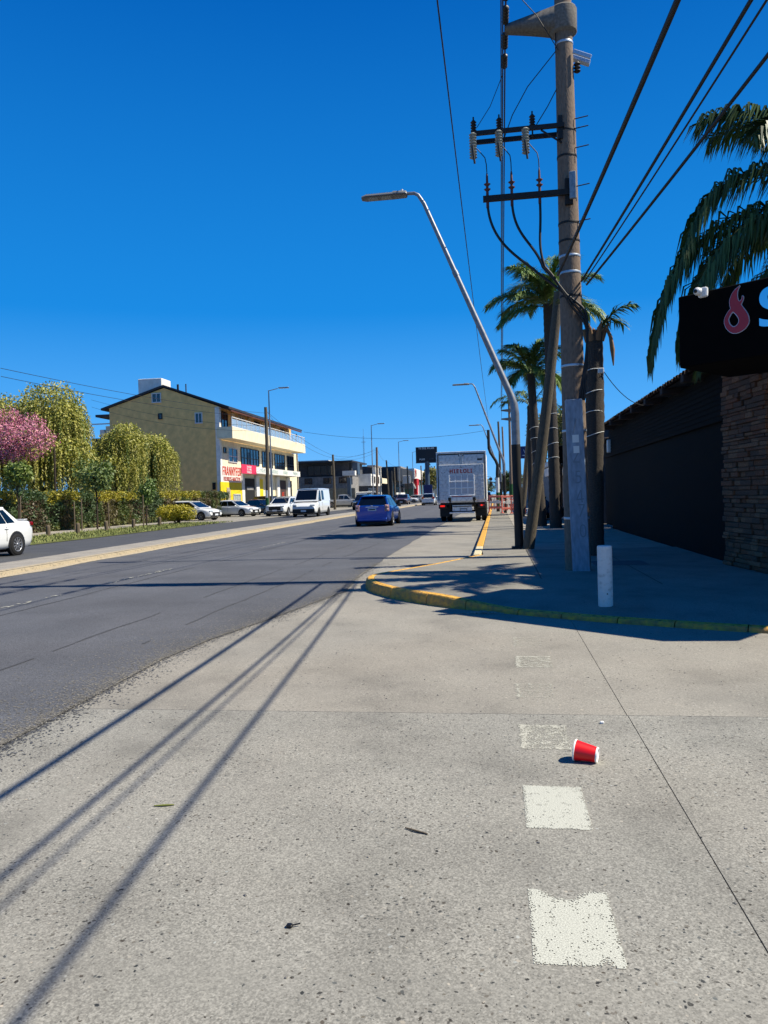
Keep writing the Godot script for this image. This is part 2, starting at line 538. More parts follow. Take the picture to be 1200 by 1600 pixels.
func _ready() -> void:
	rng.seed = 5
	# camera
	var cam := Camera3D.new()
	cam.name = "camera"
	cam.fov = 68.0
	cam.near = 0.05
	cam.far = 1500.0
	add_child(cam)
	cam.position = Vector3(0, 1.42, 0)
	cam.rotation_degrees = Vector3(-1.1977, 8.4303, -1.7)
	cam.current = true
	# sky
	var sm := PanoramaSkyMaterial.new()
	sm.panorama = clear_sky()
	var sky := Sky.new()
	sky.sky_material = sm
	var env := Environment.new()
	env.background_mode = Environment.BG_SKY
	env.sky = sky
	env.tonemap_mode = Environment.TONE_MAPPER_LINEAR
	env.tonemap_exposure = 1.6
	env.sdfgi_enabled = true
	env.ssao_enabled = true
	env.ssil_enabled = true
	var we := WorldEnvironment.new()
	we.name = "world_environment"
	we.environment = env
	add_child(we)
	# sun: shadows fall straight across the road, to -x
	var sun := DirectionalLight3D.new()
	sun.name = "sun"
	sun.light_energy = 1.6
	sun.light_color = Color(1.0, 0.965, 0.89)
	sun.light_angular_distance = 0.5
	sun.shadow_enabled = true
	add_child(sun)
	sun.look_at_from_position(Vector3.ZERO, Vector3(-0.634, -0.773, 0.011), Vector3.BACK)
	make_materials()
	ground()
	corner_building()
	left_plants()
	left_buildings()
	far_places()
	utility_lines()
	right_palms()
	vehicles()
	small_things()


# a cloudless sky: pale at the horizon, deep blue overhead, the same all round
func clear_sky() -> ImageTexture:
	var stops := [[0.0, Color(0.20, 0.55, 1.02)], [6.0, Color(0.088, 0.425, 0.97)], [13.5, Color(0.012, 0.262, 0.78)], [33.0, Color(0.002, 0.127, 0.515)], [60.0, Color(0.002, 0.078, 0.34)], [90.0, Color(0.002, 0.060, 0.27)]]
	var im := Image.create(8, 512, false, Image.FORMAT_RGBF)
	for y in 512:
		var el := 90.0 - (y + 0.5) / 512.0 * 180.0
		var c: Color = stops[0][1]
		if el > 0:
			for k in stops.size() - 1:
				if el >= stops[k][0]:
					var u: float = clampf((el - stops[k][0]) / (stops[k + 1][0] - stops[k][0]), 0, 1)
					c = stops[k][1].lerp(stops[k + 1][1], u)
		for x in 8:
			im.set_pixel(x, y, Color(c.r / 1.6, c.g / 1.6, c.b / 1.6))
	return ImageTexture.create_from_image(im)

# ---- vehicles ---------------------------------------------------------------

func curve_at(pts: Array, t: float) -> float:
	for k in pts.size() - 1:
		if t <= pts[k + 1][0]:
			var u: float = clampf((t - pts[k][0]) / maxf(pts[k + 1][0] - pts[k][0], 1e-5), 0, 1)
			return lerpf(pts[k][1], pts[k + 1][1], u * u * (3 - 2 * u) * 0.5 + u * 0.5)
	return pts[-1][1]


func wheel_mesh(r: float, w: float) -> B:
	var b := B.new()
	var bs := Basis(Vector3(0, 0, 1), -PI / 2)
	b.lathe([[r * 0.62, -w / 2], [r * 0.9, -w / 2], [r * 0.985, -w * 0.36], [r, 0], [r * 0.985, w * 0.36], [r * 0.9, w / 2], [r * 0.62, w / 2]], 22, Vector3.ZERO, bs)
	return b


func rim_mesh(r: float, w: float, spokes: int) -> B:
	var b := B.new()
	var bs := Basis(Vector3(0, 0, 1), -PI / 2)
	b.lathe([[r * 0.66, w / 2 - 0.01], [r * 0.64, w / 2 + 0.004], [r * 0.57, w / 2 - 0.012], [r * 0.57, w / 2 - 0.06]], 22, Vector3.ZERO, bs)
	b.lathe([[r * 0.15, w / 2 - 0.06], [r * 0.14, w / 2 - 0.006], [0.001, w / 2 - 0.004]], 12, Vector3.ZERO, bs)
	for k in spokes:
		var a := TAU * k / spokes
		var q := Basis(Vector3(1, 0, 0), a)
		b.box(q * Vector3(w / 2 - 0.024, r * 0.36, 0), Vector3(0.03, r * 0.48, r * 0.10), q)
	return b


# P: L W H, top = shoulder heights along the length (0 rear, 1 front), cabin = [rear base, rear roof, front roof, front base], belt, wheels, panes, paint, r
func car(called: String, label: String, category: String, at: Vector3, turn: float, P: Dictionary, group := "") -> Node3D:
	var root := thing(called, label, category, at, turn, group)
	var L: float = P.L
	var W: float = P.W / 2
	var H: float = P.H
	var belt: float = P.belt
	var paint: Material = M["car_" + P.paint]
	var low: float = P.get("low", 0.2)
	var zt := func(t: float) -> float: return L / 2 - t * L
	var ts := [0.0, 0.012, 0.04, 0.09, 0.15, 0.22, 0.3, 0.4, 0.5, 0.6, 0.7, 0.78, 0.85, 0.91, 0.955, 0.985, 1.0]
	var rows := []
	for t in ts:
		var e: float = minf(t, 1.0 - t)
		var w: float = W * (1.0 - (0.15 if t > 0.5 else P.get("rear_round", 0.10)) * pow(1.0 - clampf(e / 0.13, 0, 1), 2.4))
		var yt := curve_at(P.top, t)
		var yb: float = low + 0.16 * pow(1.0 - clampf(e / 0.05, 0, 1), 2.0)
		if e < 0.02:
			yt -= 0.05 * (1.0 - e / 0.02)
		var z: float = zt.call(t)
		var cr := 0.025 if t > P.cabin[3] else 0.012
		var mid := lerpf(yb, yt, 0.52)
		var half := [[0.80, yb], [0.955, yb + 0.05], [0.985, lerpf(yb, mid, 0.5)], [1.0, mid], [0.988, lerpf(mid, yt, 0.55)], [0.955, yt - 0.05], [0.88, yt - 0.008], [0.6, yt + cr * 0.6], [0.25, yt + cr]]
		var ring := PackedVector3Array()
		for h in half:
			ring.append(Vector3(h[0] * w, h[1], z))
		for k in range(half.size() - 1, -1, -1):
			ring.append(Vector3(-half[k][0] * w, half[k][1], z))
		rows.append(ring)
	var b := B.new()
	b.grid(rows, true)
	var cap: PackedVector3Array = rows[0].duplicate()
	cap.reverse()
	b.fan(cap)
	b.fan(rows[-1])
	var body := part(root, "body", b, paint)
	# cabin shell
	var cb: Array = P.cabin
	var wb := W * 0.925
	var wr: float = W * P.get("roof_w", 0.76)
	var yr := H - 0.055
	var side := func(s: float, t: float, h: float) -> Vector3:
		return Vector3(s * lerpf(wb, wr, h), lerpf(belt - 0.03, yr, h), zt.call(t))
	b = B.new()
	for s in [-1.0, 1.0]:
		for k in 6:
			var a0 := lerpf(cb[0], cb[3], k / 6.0)
			var a1 := lerpf(cb[0], cb[3], (k + 1) / 6.0)
			var c0 := lerpf(cb[1], cb[2], k / 6.0)
			var c1 := lerpf(cb[1], cb[2], (k + 1) / 6.0)
			if s < 0:
				b.quad(side.call(s, a1, 0), side.call(s, a0, 0), side.call(s, c0, 1), side.call(s, c1, 1))
			else:
				b.quad(side.call(s, a0, 0), side.call(s, a1, 0), side.call(s, c1, 1), side.call(s, c0, 1))
	b.quad(side.call(-1, cb[0], 0), side.call(1, cb[0], 0), side.call(1, cb[1], 1), side.call(-1, cb[1], 1))
	b.quad(side.call(1, cb[3], 0), side.call(-1, cb[3], 0), side.call(-1, cb[2], 1), side.call(1, cb[2], 1))
	part(root, "pillars", b, paint)
	rows = []
	for k in 9:
		var u := k / 8.0
		var t := lerpf(cb[1] - 0.008, cb[2] + 0.012, u)
		var rise := 0.05 * (1.0 - pow(absf(u - 0.5) * 2, 3.0)) + 0.005
		var ring := PackedVector3Array()
		for q in [[1.03, -0.035], [1.0, 0.012], [0.9, rise * 0.75 + 0.012], [0.6, rise + 0.008], [0.0, rise + 0.014], [-0.6, rise + 0.008], [-0.9, rise * 0.75 + 0.012], [-1.0, 0.012], [-1.03, -0.035]]:
			ring.append(Vector3(q[0] * wr, yr + q[1], zt.call(t)))
		rows.append(ring)
	b = B.new()
	b.grid(rows)
	part(root, "roof", b, paint)
	# glass, a little proud of the shell
	for s in [-1.0, 1.0]:
		for pn in P.panes:
			b = B.new()
			var off := Vector3(s * 0.012, 0.004, 0)
			var pp := [side.call(s, pn[0], 0.1) + off, side.call(s, pn[1], 0.1) + off, side.call(s, pn[3], 0.86) + off, side.call(s, pn[2], 0.86) + off]
			if s > 0:
				b.quad(pp[0], pp[1], pp[2], pp[3])
			else:
				b.quad(pp[1], pp[0], pp[3], pp[2])
			part(root, "side_window", b, M.car_glass)
	for fr in [["rear_window", cb[0], cb[1], 1.0], ["windshield", cb[3], cb[2], -1.0]]:
		if fr[0] == "rear_window" and not P.get("rear_glass", true):
			continue
		b = B.new()
		var q := []
		for k in [[-1.0, 0.12], [1.0, 0.12], [1.0, 0.9], [-1.0, 0.9]]:
			var p: Vector3 = side.call(k[0], lerpf(fr[1], fr[2], k[1]), k[1])
			p.x *= 0.9
			q.append(p + Vector3(0, 0.006, 0.014 * fr[3]))
		if fr[3] > 0:
			b.quad(q[0], q[1], q[2], q[3])
		else:
			b.quad(q[1], q[0], q[3], q[2])
		part(root, fr[0], b, M.car_glass)
	# wheels
	var r: float = P.r
	var wm := wheel_mesh(r, 0.21).mesh()
	var rm := rim_mesh(r, 0.21, P.get("spokes", 5)).mesh()
	var arch := B.new()
	arch.lathe([[r * 1.16, 0.0], [r * 1.14, 0.02], [r * 0.9, 0.022], [0.01, 0.022]], 22, Vector3.ZERO, Basis(Vector3(0, 0, 1), -PI / 2))
	var am := arch.mesh()
	for t in P.wheels:
		for s in [-1.0, 1.0]:
			var turn_s := Basis() if s > 0 else Basis(Vector3.UP, PI)
			part(root, "wheel_arch", am, M.trim, Vector3(s * (W - 0.012), r + 0.02, zt.call(t)), turn_s)
			var wh := part(root, "wheel", wm, M.tyre, Vector3(s * (W - 0.075), r, zt.call(t)), turn_s)
			part(wh, "rim", rm, M.rim if P.get("bright_rims", true) else M.rim_dark)
	part(root, "underbody", one_box(Vector3(0, low + 0.02, 0), Vector3(W * 1.5, 0.2, L * 0.86)), M.trim)
	# door seams, handles, mirrors
	for s in [-1.0, 1.0]:
		b = B.new()
		b.cbox(Vector3(s * (W + 0.07), belt + 0.03, zt.call(cb[3] - 0.07)), Vector3(0.17, 0.13, 0.1), 0.03)
		b.box(Vector3(s * (W - 0.02), belt, zt.call(cb[3] - 0.07)), Vector3(0.12, 0.04, 0.05))
		part(root, "mirror", b, M.trim if P.get("dark_mirror", true) else paint)
		for hd in P.get("handles", []):
			part(root, "door_handle", one_box(Vector3(s * (W * 0.988 + 0.012), belt - 0.13, zt.call(hd)), Vector3(0.03, 0.03, 0.17), 0.008), paint)
		for sm in P.get("seams", []):
			part(root, "door_seam", one_box(Vector3(s * (W - 0.001), (belt + low) / 2 + 0.08, zt.call(sm)), Vector3(0.008, belt - low - 0.32, 0.01)), M.trim)
	# lights, plates, bumpers
	for s in [-1.0, 1.0]:
		var hl: Array = P.get("head", [0.66, 0.33, 0.14])
		b = B.new()
		b.cbox(Vector3(s * W * 0.70, hl[0], -L / 2 + 0.055), Vector3(hl[1], hl[2], 0.12), 0.03, Basis(Vector3.UP, -s * 0.35))
		part(root, "headlight", b, M.head)
		var tl: Array = P.get("tail", [0.85, 0.26, 0.24])
		b = B.new()
		b.cbox(Vector3(s * W * 0.80, tl[0], L / 2 - 0.055), Vector3(tl[1], tl[2], 0.13), 0.03, Basis(Vector3.UP, s * 0.35))
		part(root, "taillight", b, M[P.get("tail_mat", "tail")])
	var fy: float = P.get("grille_y", 0.5)
	var fh: float = P.get("grille_h", 0.2)
	part(root, "grille", one_box(Vector3(0, fy, -L / 2 + 0.0), Vector3(W * P.get("grille_w", 1.1), fh, 0.06), 0.02), M.trim)
	part(root, "front_bumper", one_box(Vector3(0, low + 0.12, -L / 2 + 0.02), Vector3(W * 1.55, 0.13, 0.1), 0.03), M.trim if P.get("dark_bumper", true) else paint)
	part(root, "rear_bumper", one_box(Vector3(0, low + 0.13, L / 2 - 0.03), Vector3(W * 1.6, 0.15, 0.1), 0.03), M.trim if P.get("dark_rear", true) else paint)
	var pl := part(root, "front_plate", one_box(Vector3(0, low + 0.22, -L / 2 - 0.035), Vector3(0.4, 0.13, 0.012)), M.plate)
	pl.set_meta("label", "white number plate")
	part(root, "rear_plate", one_box(Vector3(0, P.get("plate_y", 0.75), L / 2 + 0.012), Vector3(0.4, 0.13, 0.012)), M.plate)
	return root


func sedan(paint: String, extra := {}) -> Dictionary:
	var d := {"L": 4.4, "W": 1.76, "H": 1.47, "belt": 0.93, "top": [[0, 0.96], [0.05, 1.02], [0.2, 0.99], [0.45, 0.93], [0.7, 0.92], [0.85, 0.84], [0.95, 0.74], [1, 0.62]], "cabin": [0.12, 0.27, 0.53, 0.74], "wheels": [0.2, 0.8], "r": 0.31, "panes": [[0.19, 0.27, 0.275, 0.315], [0.28, 0.455, 0.325, 0.425], [0.47, 0.69, 0.44, 0.535]], "paint": paint, "handles": [0.3, 0.5], "seams": [0.3, 0.47, 0.7]}
	d.merge(extra, true)
	return d


func hatch(paint: String, extra := {}) -> Dictionary:
	var d := {"L": 4.0, "W": 1.74, "H": 1.5, "belt": 0.95, "top": [[0, 1.0], [0.1, 1.0], [0.45, 0.95], [0.72, 0.94], [0.86, 0.86], [0.95, 0.76], [1, 0.64]], "cabin": [0.015, 0.09, 0.52, 0.77], "wheels": [0.19, 0.81], "r": 0.31, "panes": [[0.1, 0.18, 0.135, 0.175], [0.2, 0.41, 0.195, 0.38], [0.43, 0.7, 0.395, 0.53]], "paint": paint, "handles": [0.23, 0.46], "seams": [0.24, 0.42, 0.72]}
	d.merge(extra, true)
	return d


func suv(paint: String, extra := {}) -> Dictionary:
	var d := {"L": 4.4, "W": 1.82, "H": 1.62, "belt": 1.04, "low": 0.26, "top": [[0, 1.08], [0.1, 1.08], [0.45, 1.04], [0.72, 1.04], [0.86, 0.99], [0.96, 0.9], [1, 0.76]], "cabin": [0.02, 0.1, 0.54, 0.75], "wheels": [0.19, 0.8], "r": 0.35, "panes": [[0.1, 0.2, 0.135, 0.195], [0.22, 0.42, 0.215, 0.4], [0.44, 0.69, 0.415, 0.54]], "paint": paint, "head": [0.82, 0.36, 0.12], "grille_y": 0.66, "grille_h": 0.34, "grille_w": 1.15, "tail": [0.95, 0.3, 0.16], "handles": [0.25, 0.47], "seams": [0.24, 0.43, 0.7]}
	d.merge(extra, true)
	return d


func panel_van(paint: String, extra := {}) -> Dictionary:
	var d := {"L": 4.9, "W": 2.0, "H": 2.2, "belt": 1.22, "low": 0.25, "top": [[0, 1.22], [0.5, 1.22], [0.78, 1.2], [0.88, 1.08], [0.96, 0.96], [1, 0.84]], "cabin": [0.0, 0.012, 0.70, 0.86], "roof_w": 0.84, "wheels": [0.2, 0.82], "r": 0.33, "panes": [[0.42, 0.56, 0.43, 0.56], [0.62, 0.79, 0.62, 0.69]], "rear_glass": false, "paint": paint, "head": [0.88, 0.36, 0.14], "grille_y": 0.46, "grille_h": 0.32, "grille_w": 1.75, "bright_rims": false, "seams": [0.59, 0.8], "handles": [0.62]}
	d.merge(extra, true)
	return d


func pickup(paint: String, extra := {}) -> Dictionary:
	var d := {"L": 5.2, "W": 1.85, "H": 1.8, "belt": 1.12, "low": 0.32, "top": [[0, 1.12], [0.36, 1.12], [0.5, 1.12], [0.72, 1.12], [0.86, 1.08], [0.96, 1.0], [1, 0.86]], "cabin": [0.36, 0.385, 0.60, 0.74], "wheels": [0.2, 0.8], "r": 0.38, "panes": [[0.38, 0.52, 0.395, 0.52], [0.535, 0.695, 0.535, 0.6]], "paint": paint, "head": [0.9, 0.36, 0.14], "grille_y": 0.75, "seams": [0.36, 0.53, 0.7]}
	d.merge(extra, true)
	return d


func box_truck(at: Vector3) -> void:
	var root := thing("box_truck", "white box truck with closed tail lift and red lettering driving along the kerb", "truck", at)
	var w := 2.5
	var y0 := 1.02
	var y1 := 3.52
	var bl := 6.0
	# origin at the rear of the box on the road, truck goes to -z
	var body := part(root, "cargo_box", one_box(V(0, (y0 + y1) / 2, -bl / 2), V(w - 0.06, y1 - y0, bl), 0.02), M.truck_white)
	var b := B.new()
	for s in [-1.0, 1.0]:
		b.cbox(V(s * (w / 2 - 0.035), (y0 + y1) / 2, 0.012), V(0.07, y1 - y0 + 0.04, 0.07), 0.012)
	b.cbox(V(0, y1 - 0.02, 0.014), V(w - 0.15, 0.10, 0.075), 0.012)
	b.cbox(V(0, y0 + 0.02, 0.014), V(w - 0.15, 0.12, 0.075), 0.012)
	part(body, "rear_frame", b, M.truck_panel)
	b = B.new()
	for s in [-1.0, 1.0]:
		b.tube([V(s * (w / 2 - 0.085), y0 + 0.1, 0.06), V(s * (w / 2 - 0.085), y1 - 0.12, 0.06)], 0.018, 6)
	b.box(V(0, y1 - 0.105, 0.012), V(w - 0.2, 0.05, 0.05))
	part(body, "door_seal", b, M.trim)
	for s in [-1.0, 1.0]:
		var d := part(root, "rear_door", one_box(V(s * 0.575, (2.9 + y1 - 0.14) / 2, 0.02), V(1.10, y1 - 0.14 - 2.9, 0.04), 0.008), M.truck_panel)
		part(d, "lock_rod", one_tube([V(s * 0.06, 2.88, 0.055), V(s * 0.06, y1 - 0.1, 0.055)], 0.016, 6), M.galv)
		part(d, "latch", one_box(V(s * 0.09, y1 - 0.19, 0.055), V(0.08, 0.05, 0.03), 0.006), M.chip)
		part(d, "placard", one_box(V(s * 0.93, y1 - 0.40, 0.042), V(0.25, 0.09, 0.006)), M.chip if s > 0 else M.truck_white)
	# tail lift platform folded up against the doors
	var lift := part(root, "tail_lift", one_box(V(0, 1.99, 0.085), V(2.26, 1.80, 0.07), 0.015), M.truck_panel)
	for k in 7:
		text(lift, "letter", "HIELOLI"[k], 0.20, 0.014, M.letter_red, V(-0.50 + [0.0, 0.17, 0.32, 0.50, 0.68, 0.86, 1.0][k], 2.55, 0.124), Basis(), "Droid Sans", 700, 1.0)
	for r in 3:
		for k in 4:
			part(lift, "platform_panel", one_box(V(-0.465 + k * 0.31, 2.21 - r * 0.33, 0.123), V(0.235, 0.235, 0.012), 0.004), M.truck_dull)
	for r in 2:
		part(lift, "platform_rib", one_box(V(0, 2.045 - r * 0.33, 0.135), V(1.16, 0.03, 0.035), 0.006), M.truck_lit_edge)
	for k in 3:
		part(lift, "platform_rib", one_box(V(-0.31 + k * 0.31, 1.88, 0.127), V(0.03, 0.94, 0.014), 0.004), M.truck_lit_edge)
	for s in [-1.0, 1.0]:
		part(lift, "platform_edge", one_box(V(s * 0.62, 1.83, 0.135), V(0.045, 1.06, 0.04), 0.008), M.truck_lit_edge)
		for k in 6:
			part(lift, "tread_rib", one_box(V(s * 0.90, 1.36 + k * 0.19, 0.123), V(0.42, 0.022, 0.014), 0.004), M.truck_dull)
	part(lift, "platform_lip", one_box(V(0, 1.33, 0.14), V(1.22, 0.05, 0.06), 0.012), M.truck_lit_edge)
	part(lift, "red_strip", one_box(V(0.0, 1.29, 0.16), V(1.0, 0.03, 0.02), 0.005), M.letter_red)
	part(lift, "lower_flap", one_box(V(0, 1.15, 0.13), V(1.08, 0.22, 0.06), 0.02), M.truck_white)
	rng.seed = 77
	b = B.new()
	for k in 46:
		var p := V(rng.randf_range(-1.1, 1.1), rng.randf_range(2.42, 2.86), 0.1215)
		if absf(p.x) < 0.6 and p.y < 2.68:
			continue
		b.quad(p, p + V(rng.randf_range(0.01, 0.045), rng.randf_range(-0.01, 0.01), 0), p + V(rng.randf_range(0.01, 0.04), rng.randf_range(0.01, 0.04), 0), p + V(-0.008, rng.randf_range(0.008, 0.03), 0))
	var ch := part(lift, "paint_chips", b, M.chip)
	ch.set_meta("kind", "stuff")
	for s in [-1.0, 1.0]:
		b = B.new()
		b.tube([V(s * 0.62, 0.62, -0.25), V(s * 0.60, 1.18, 0.14)], 0.045, 8)
		b.cbox(V(s * 0.62, 1.16, 0.12), V(0.14, 0.16, 0.12), 0.02)
		part(root, "lift_arm", b, M.trim)
		part(root, "light_bar", one_box(V(s * 0.98, 0.80, 0.0), V(0.40, 0.22, 0.10), 0.02), M.trim)
		var tl := part(root, "taillight", one_box(V(s * 0.99, 0.82, 0.055), V(0.24, 0.085, 0.04), 0.012), M.lamp_on if s < 0 else M.tail)
		if s > 0:
			part(tl, "brake_lamp", one_box(V(0.97, 0.82, 0.078), V(0.09, 0.07, 0.012), 0.004), M.lamp_on)
		var lt := OmniLight3D.new()
		lt.name = "taillight_glow" if s < 0 else "taillight_glow_001"
		lt.position = V(s * 0.985, 0.82, 0.12)
		lt.light_color = Color(1.0, 0.2, 0.08)
		lt.light_energy = 0.004
		lt.omni_range = 5.0
		lt.omni_attenuation = 2.0
		lt.light_size = 0.05
		lt.shadow_enabled = true
		root.add_child(lt, true)
		part(root, "mud_flap", one_box(V(s * 0.92, 0.52, -0.75), V(0.52, 0.5, 0.02)), M.trim)
	b = B.new()
	b.cbox(V(0, 0.70, -0.02), V(0.98, 0.30, 0.06), 0.01)
	b.cbox(V(0, 0.46, 0.06), V(1.28, 0.09, 0.14), 0.02)
	var bump := part(root, "under_run_bar", b, M.truck_white)
	part(bump, "dark_slot", one_box(V(0, 0.78, 0.02), V(0.94, 0.035, 0.02)), M.trim)
	var pl := part(root, "rear_plate", one_box(V(0.06, 0.60, 0.03), V(0.36, 0.15, 0.02), 0.004), M.board_navy)
	part(pl, "plate_field", one_box(V(0.06, 0.60, 0.042), V(0.31, 0.09, 0.006)), M.plate)
	for s in [-1.0, 1.0]:
		for q in [0.0, 0.31]:
			part(root, "wheel", wheel_mesh(0.47, 0.26), M.tyre, V(s * (1.06 - q), 0.47, -1.75))
		part(root, "wheel", wheel_mesh(0.47, 0.28), M.tyre, V(s * 1.02, 0.47, -6.4))
	part(root, "rear_axle", one_tube([V(-0.9, 0.47, -1.75), V(0.9, 0.47, -1.75)], 0.1, 8), M.trim)
	b = B.new()
	for s in [-1.0, 1.0]:
		b.box(V(s * 0.42, 0.86, -4.0), V(0.1, 0.26, 7.6))
	b.box(V(0, 0.93, -3.0), V(2.2, 0.14, 5.8))
	part(root, "chassis", b, M.trim)
	part(root, "cab", one_box(V(0, 1.62, -7.1), V(2.3, 1.95, 1.8), 0.14), M.truck_white)
	for s in [-1.0, 1.0]:
		b = B.new()
		b.cbox(V(s * 1.42, 1.95, -6.85), V(0.18, 0.26, 0.1), 0.03)
		b.cbox(V(s * 1.42, 2.24, -6.85), V(0.18, 0.18, 0.1), 0.03)
		b.tube([V(s * 1.1, 2.4, -6.95), V(s * 1.4, 2.38, -6.88), V(s * 1.4, 1.78, -6.88), V(s * 1.1, 1.75, -6.95)], 0.014, 6)
		part(root, "mirror", b, M.trim)

# ---- ground -------------------------------------------------------------------

var patch := FastNoiseLite.new()


func stain_at(x: float, z: float, amount := 0.09) -> Color:
	var s := patch.get_noise_2d(x * 9.0, z * 9.0) * 0.6 + patch.get_noise_2d(x * 31.0 + 50, z * 31.0) * 0.4
	var k := 1.0 + amount * s - amount * 0.4
	var w := patch.get_noise_2d(x * 5.0 - 90, z * 5.0 + 40) * 0.03
	return Color(k + w, k, k - w)


# a flat slab from (x0, z0) to (x1, z1) with a real edge; colours follow patches of wear
func slab(x0: float, z0: float, x1: float, z1: float, y: float, th: float, step: float, amount := 0.09) -> B:
	var b := B.new()
	var nx := maxi(1, int(ceil((x1 - x0) / step)))
	var nz := maxi(1, int(ceil((z1 - z0) / step)))
	for j in nz + 1:
		for i in nx + 1:
			var x := lerpf(x0, x1, float(i) / nx)
			var z := lerpf(z0, z1, float(j) / nz)
			b.col = stain_at(x, z, amount)
			b.put(V(x, y, z), Vector3.UP)
	for j in nz:
		for i in nx:
			var q := j * (nx + 1) + i
			b.ix.append_array([q, q + 1, q + nx + 2, q, q + nx + 2, q + nx + 1])
	b.col = g(0.8)
	b.quad(V(x0, y - th, z1), V(x1, y - th, z1), V(x1, y, z1), V(x0, y, z1))
	b.quad(V(x1, y - th, z0), V(x0, y - th, z0), V(x0, y, z0), V(x1, y, z0))
	b.quad(V(x1, y - th, z1), V(x1, y - th, z0), V(x1, y, z0), V(x1, y, z1))
	b.quad(V(x0, y - th, z0), V(x0, y - th, z1), V(x0, y, z1), V(x0, y, z0))
	return b


# a strip between two lines given as [z, x] lists, laid on y
func strip(left: Array, right: Array, y: float, step: float, far_step := 6.0, jitter := 0.0, amount := 0.12) -> B:
	var b := B.new()
	var z: float = left[0][0]
	var zend: float = left[-1][0]
	var rows := []
	while true:
		var xa := curve_lin(left, z)
		var xb := curve_lin(right, z)
		if jitter > 0:
			xb += patch.get_noise_2d(z * 60.0, 7.0) * jitter + patch.get_noise_2d(z * 300.0, 77.0) * jitter * 0.8 + patch.get_noise_2d(z * 1100.0, 177.0) * jitter * 0.8
		var ring := PackedVector3Array()
		for k in 9:
			ring.append(V(lerpf(xa, xb, k / 8.0), y, z))
		rows.append(ring)
		if z <= zend:
			break
		z = maxf(zend, z - lerpf(step, far_step, clampf((-z - 8) / 80.0, 0, 1)))
	var i0 := b.v.size()
	for r in rows:
		for p in r:
			b.col = stain_at(p.x, p.z, amount)
			b.put(p, Vector3.UP)
	for j in rows.size() - 1:
		for i in 8:
			var q := i0 + j * 9 + i
			b.ix.append_array([q, q + 10, q + 1, q, q + 9, q + 10])
	return b


func curve_lin(l: Array, z: float) -> float:
	for k in l.size() - 1:
		if z >= l[k + 1][0]:
			return lerpf(l[k][1], l[k + 1][1], clampf((z - l[k][0]) / (l[k + 1][0] - l[k][0]), 0, 1))
	return l[-1][1]


const KERB := [[-0.42, -15.9], [-1.26, -13.9], [-1.95, -12.55], [-2.08, -12.2], [-2.08, -11.85], [-1.98, -11.4], [-1.78, -10.9], [-1.37, -10.25], [-0.8, -9.63], [-0.47, -9.35], [0.15, -8.93], [0.62, -8.63], [1.14, -8.32], [2.01, -7.89], [2.53, -7.67], [3.6, -7.2], [5.2, -6.6], [8.0, -5.6], [12.0, -4.3]]


func kerb_height(x: float, z: float) -> float:
	return 0.145 if z < -9.7 else lerpf(0.145, 0.055, smoothstep(-0.9, 0.25, x))


func smooth_kerb() -> Array:
	var c := Curve3D.new()
	for k in KERB.size():
		var p := V(KERB[k][0], 0, KERB[k][1])
		var a := V(KERB[maxi(k - 1, 0)][0], 0, KERB[maxi(k - 1, 0)][1])
		var d := V(KERB[mini(k + 1, KERB.size() - 1)][0], 0, KERB[mini(k + 1, KERB.size() - 1)][1])
		var t := (d - a) * 0.16
		if k < 2:
			t = Vector3.ZERO
		c.add_point(p, -t, t)
	c.bake_interval = 0.12
	return Array(c.get_baked_points())


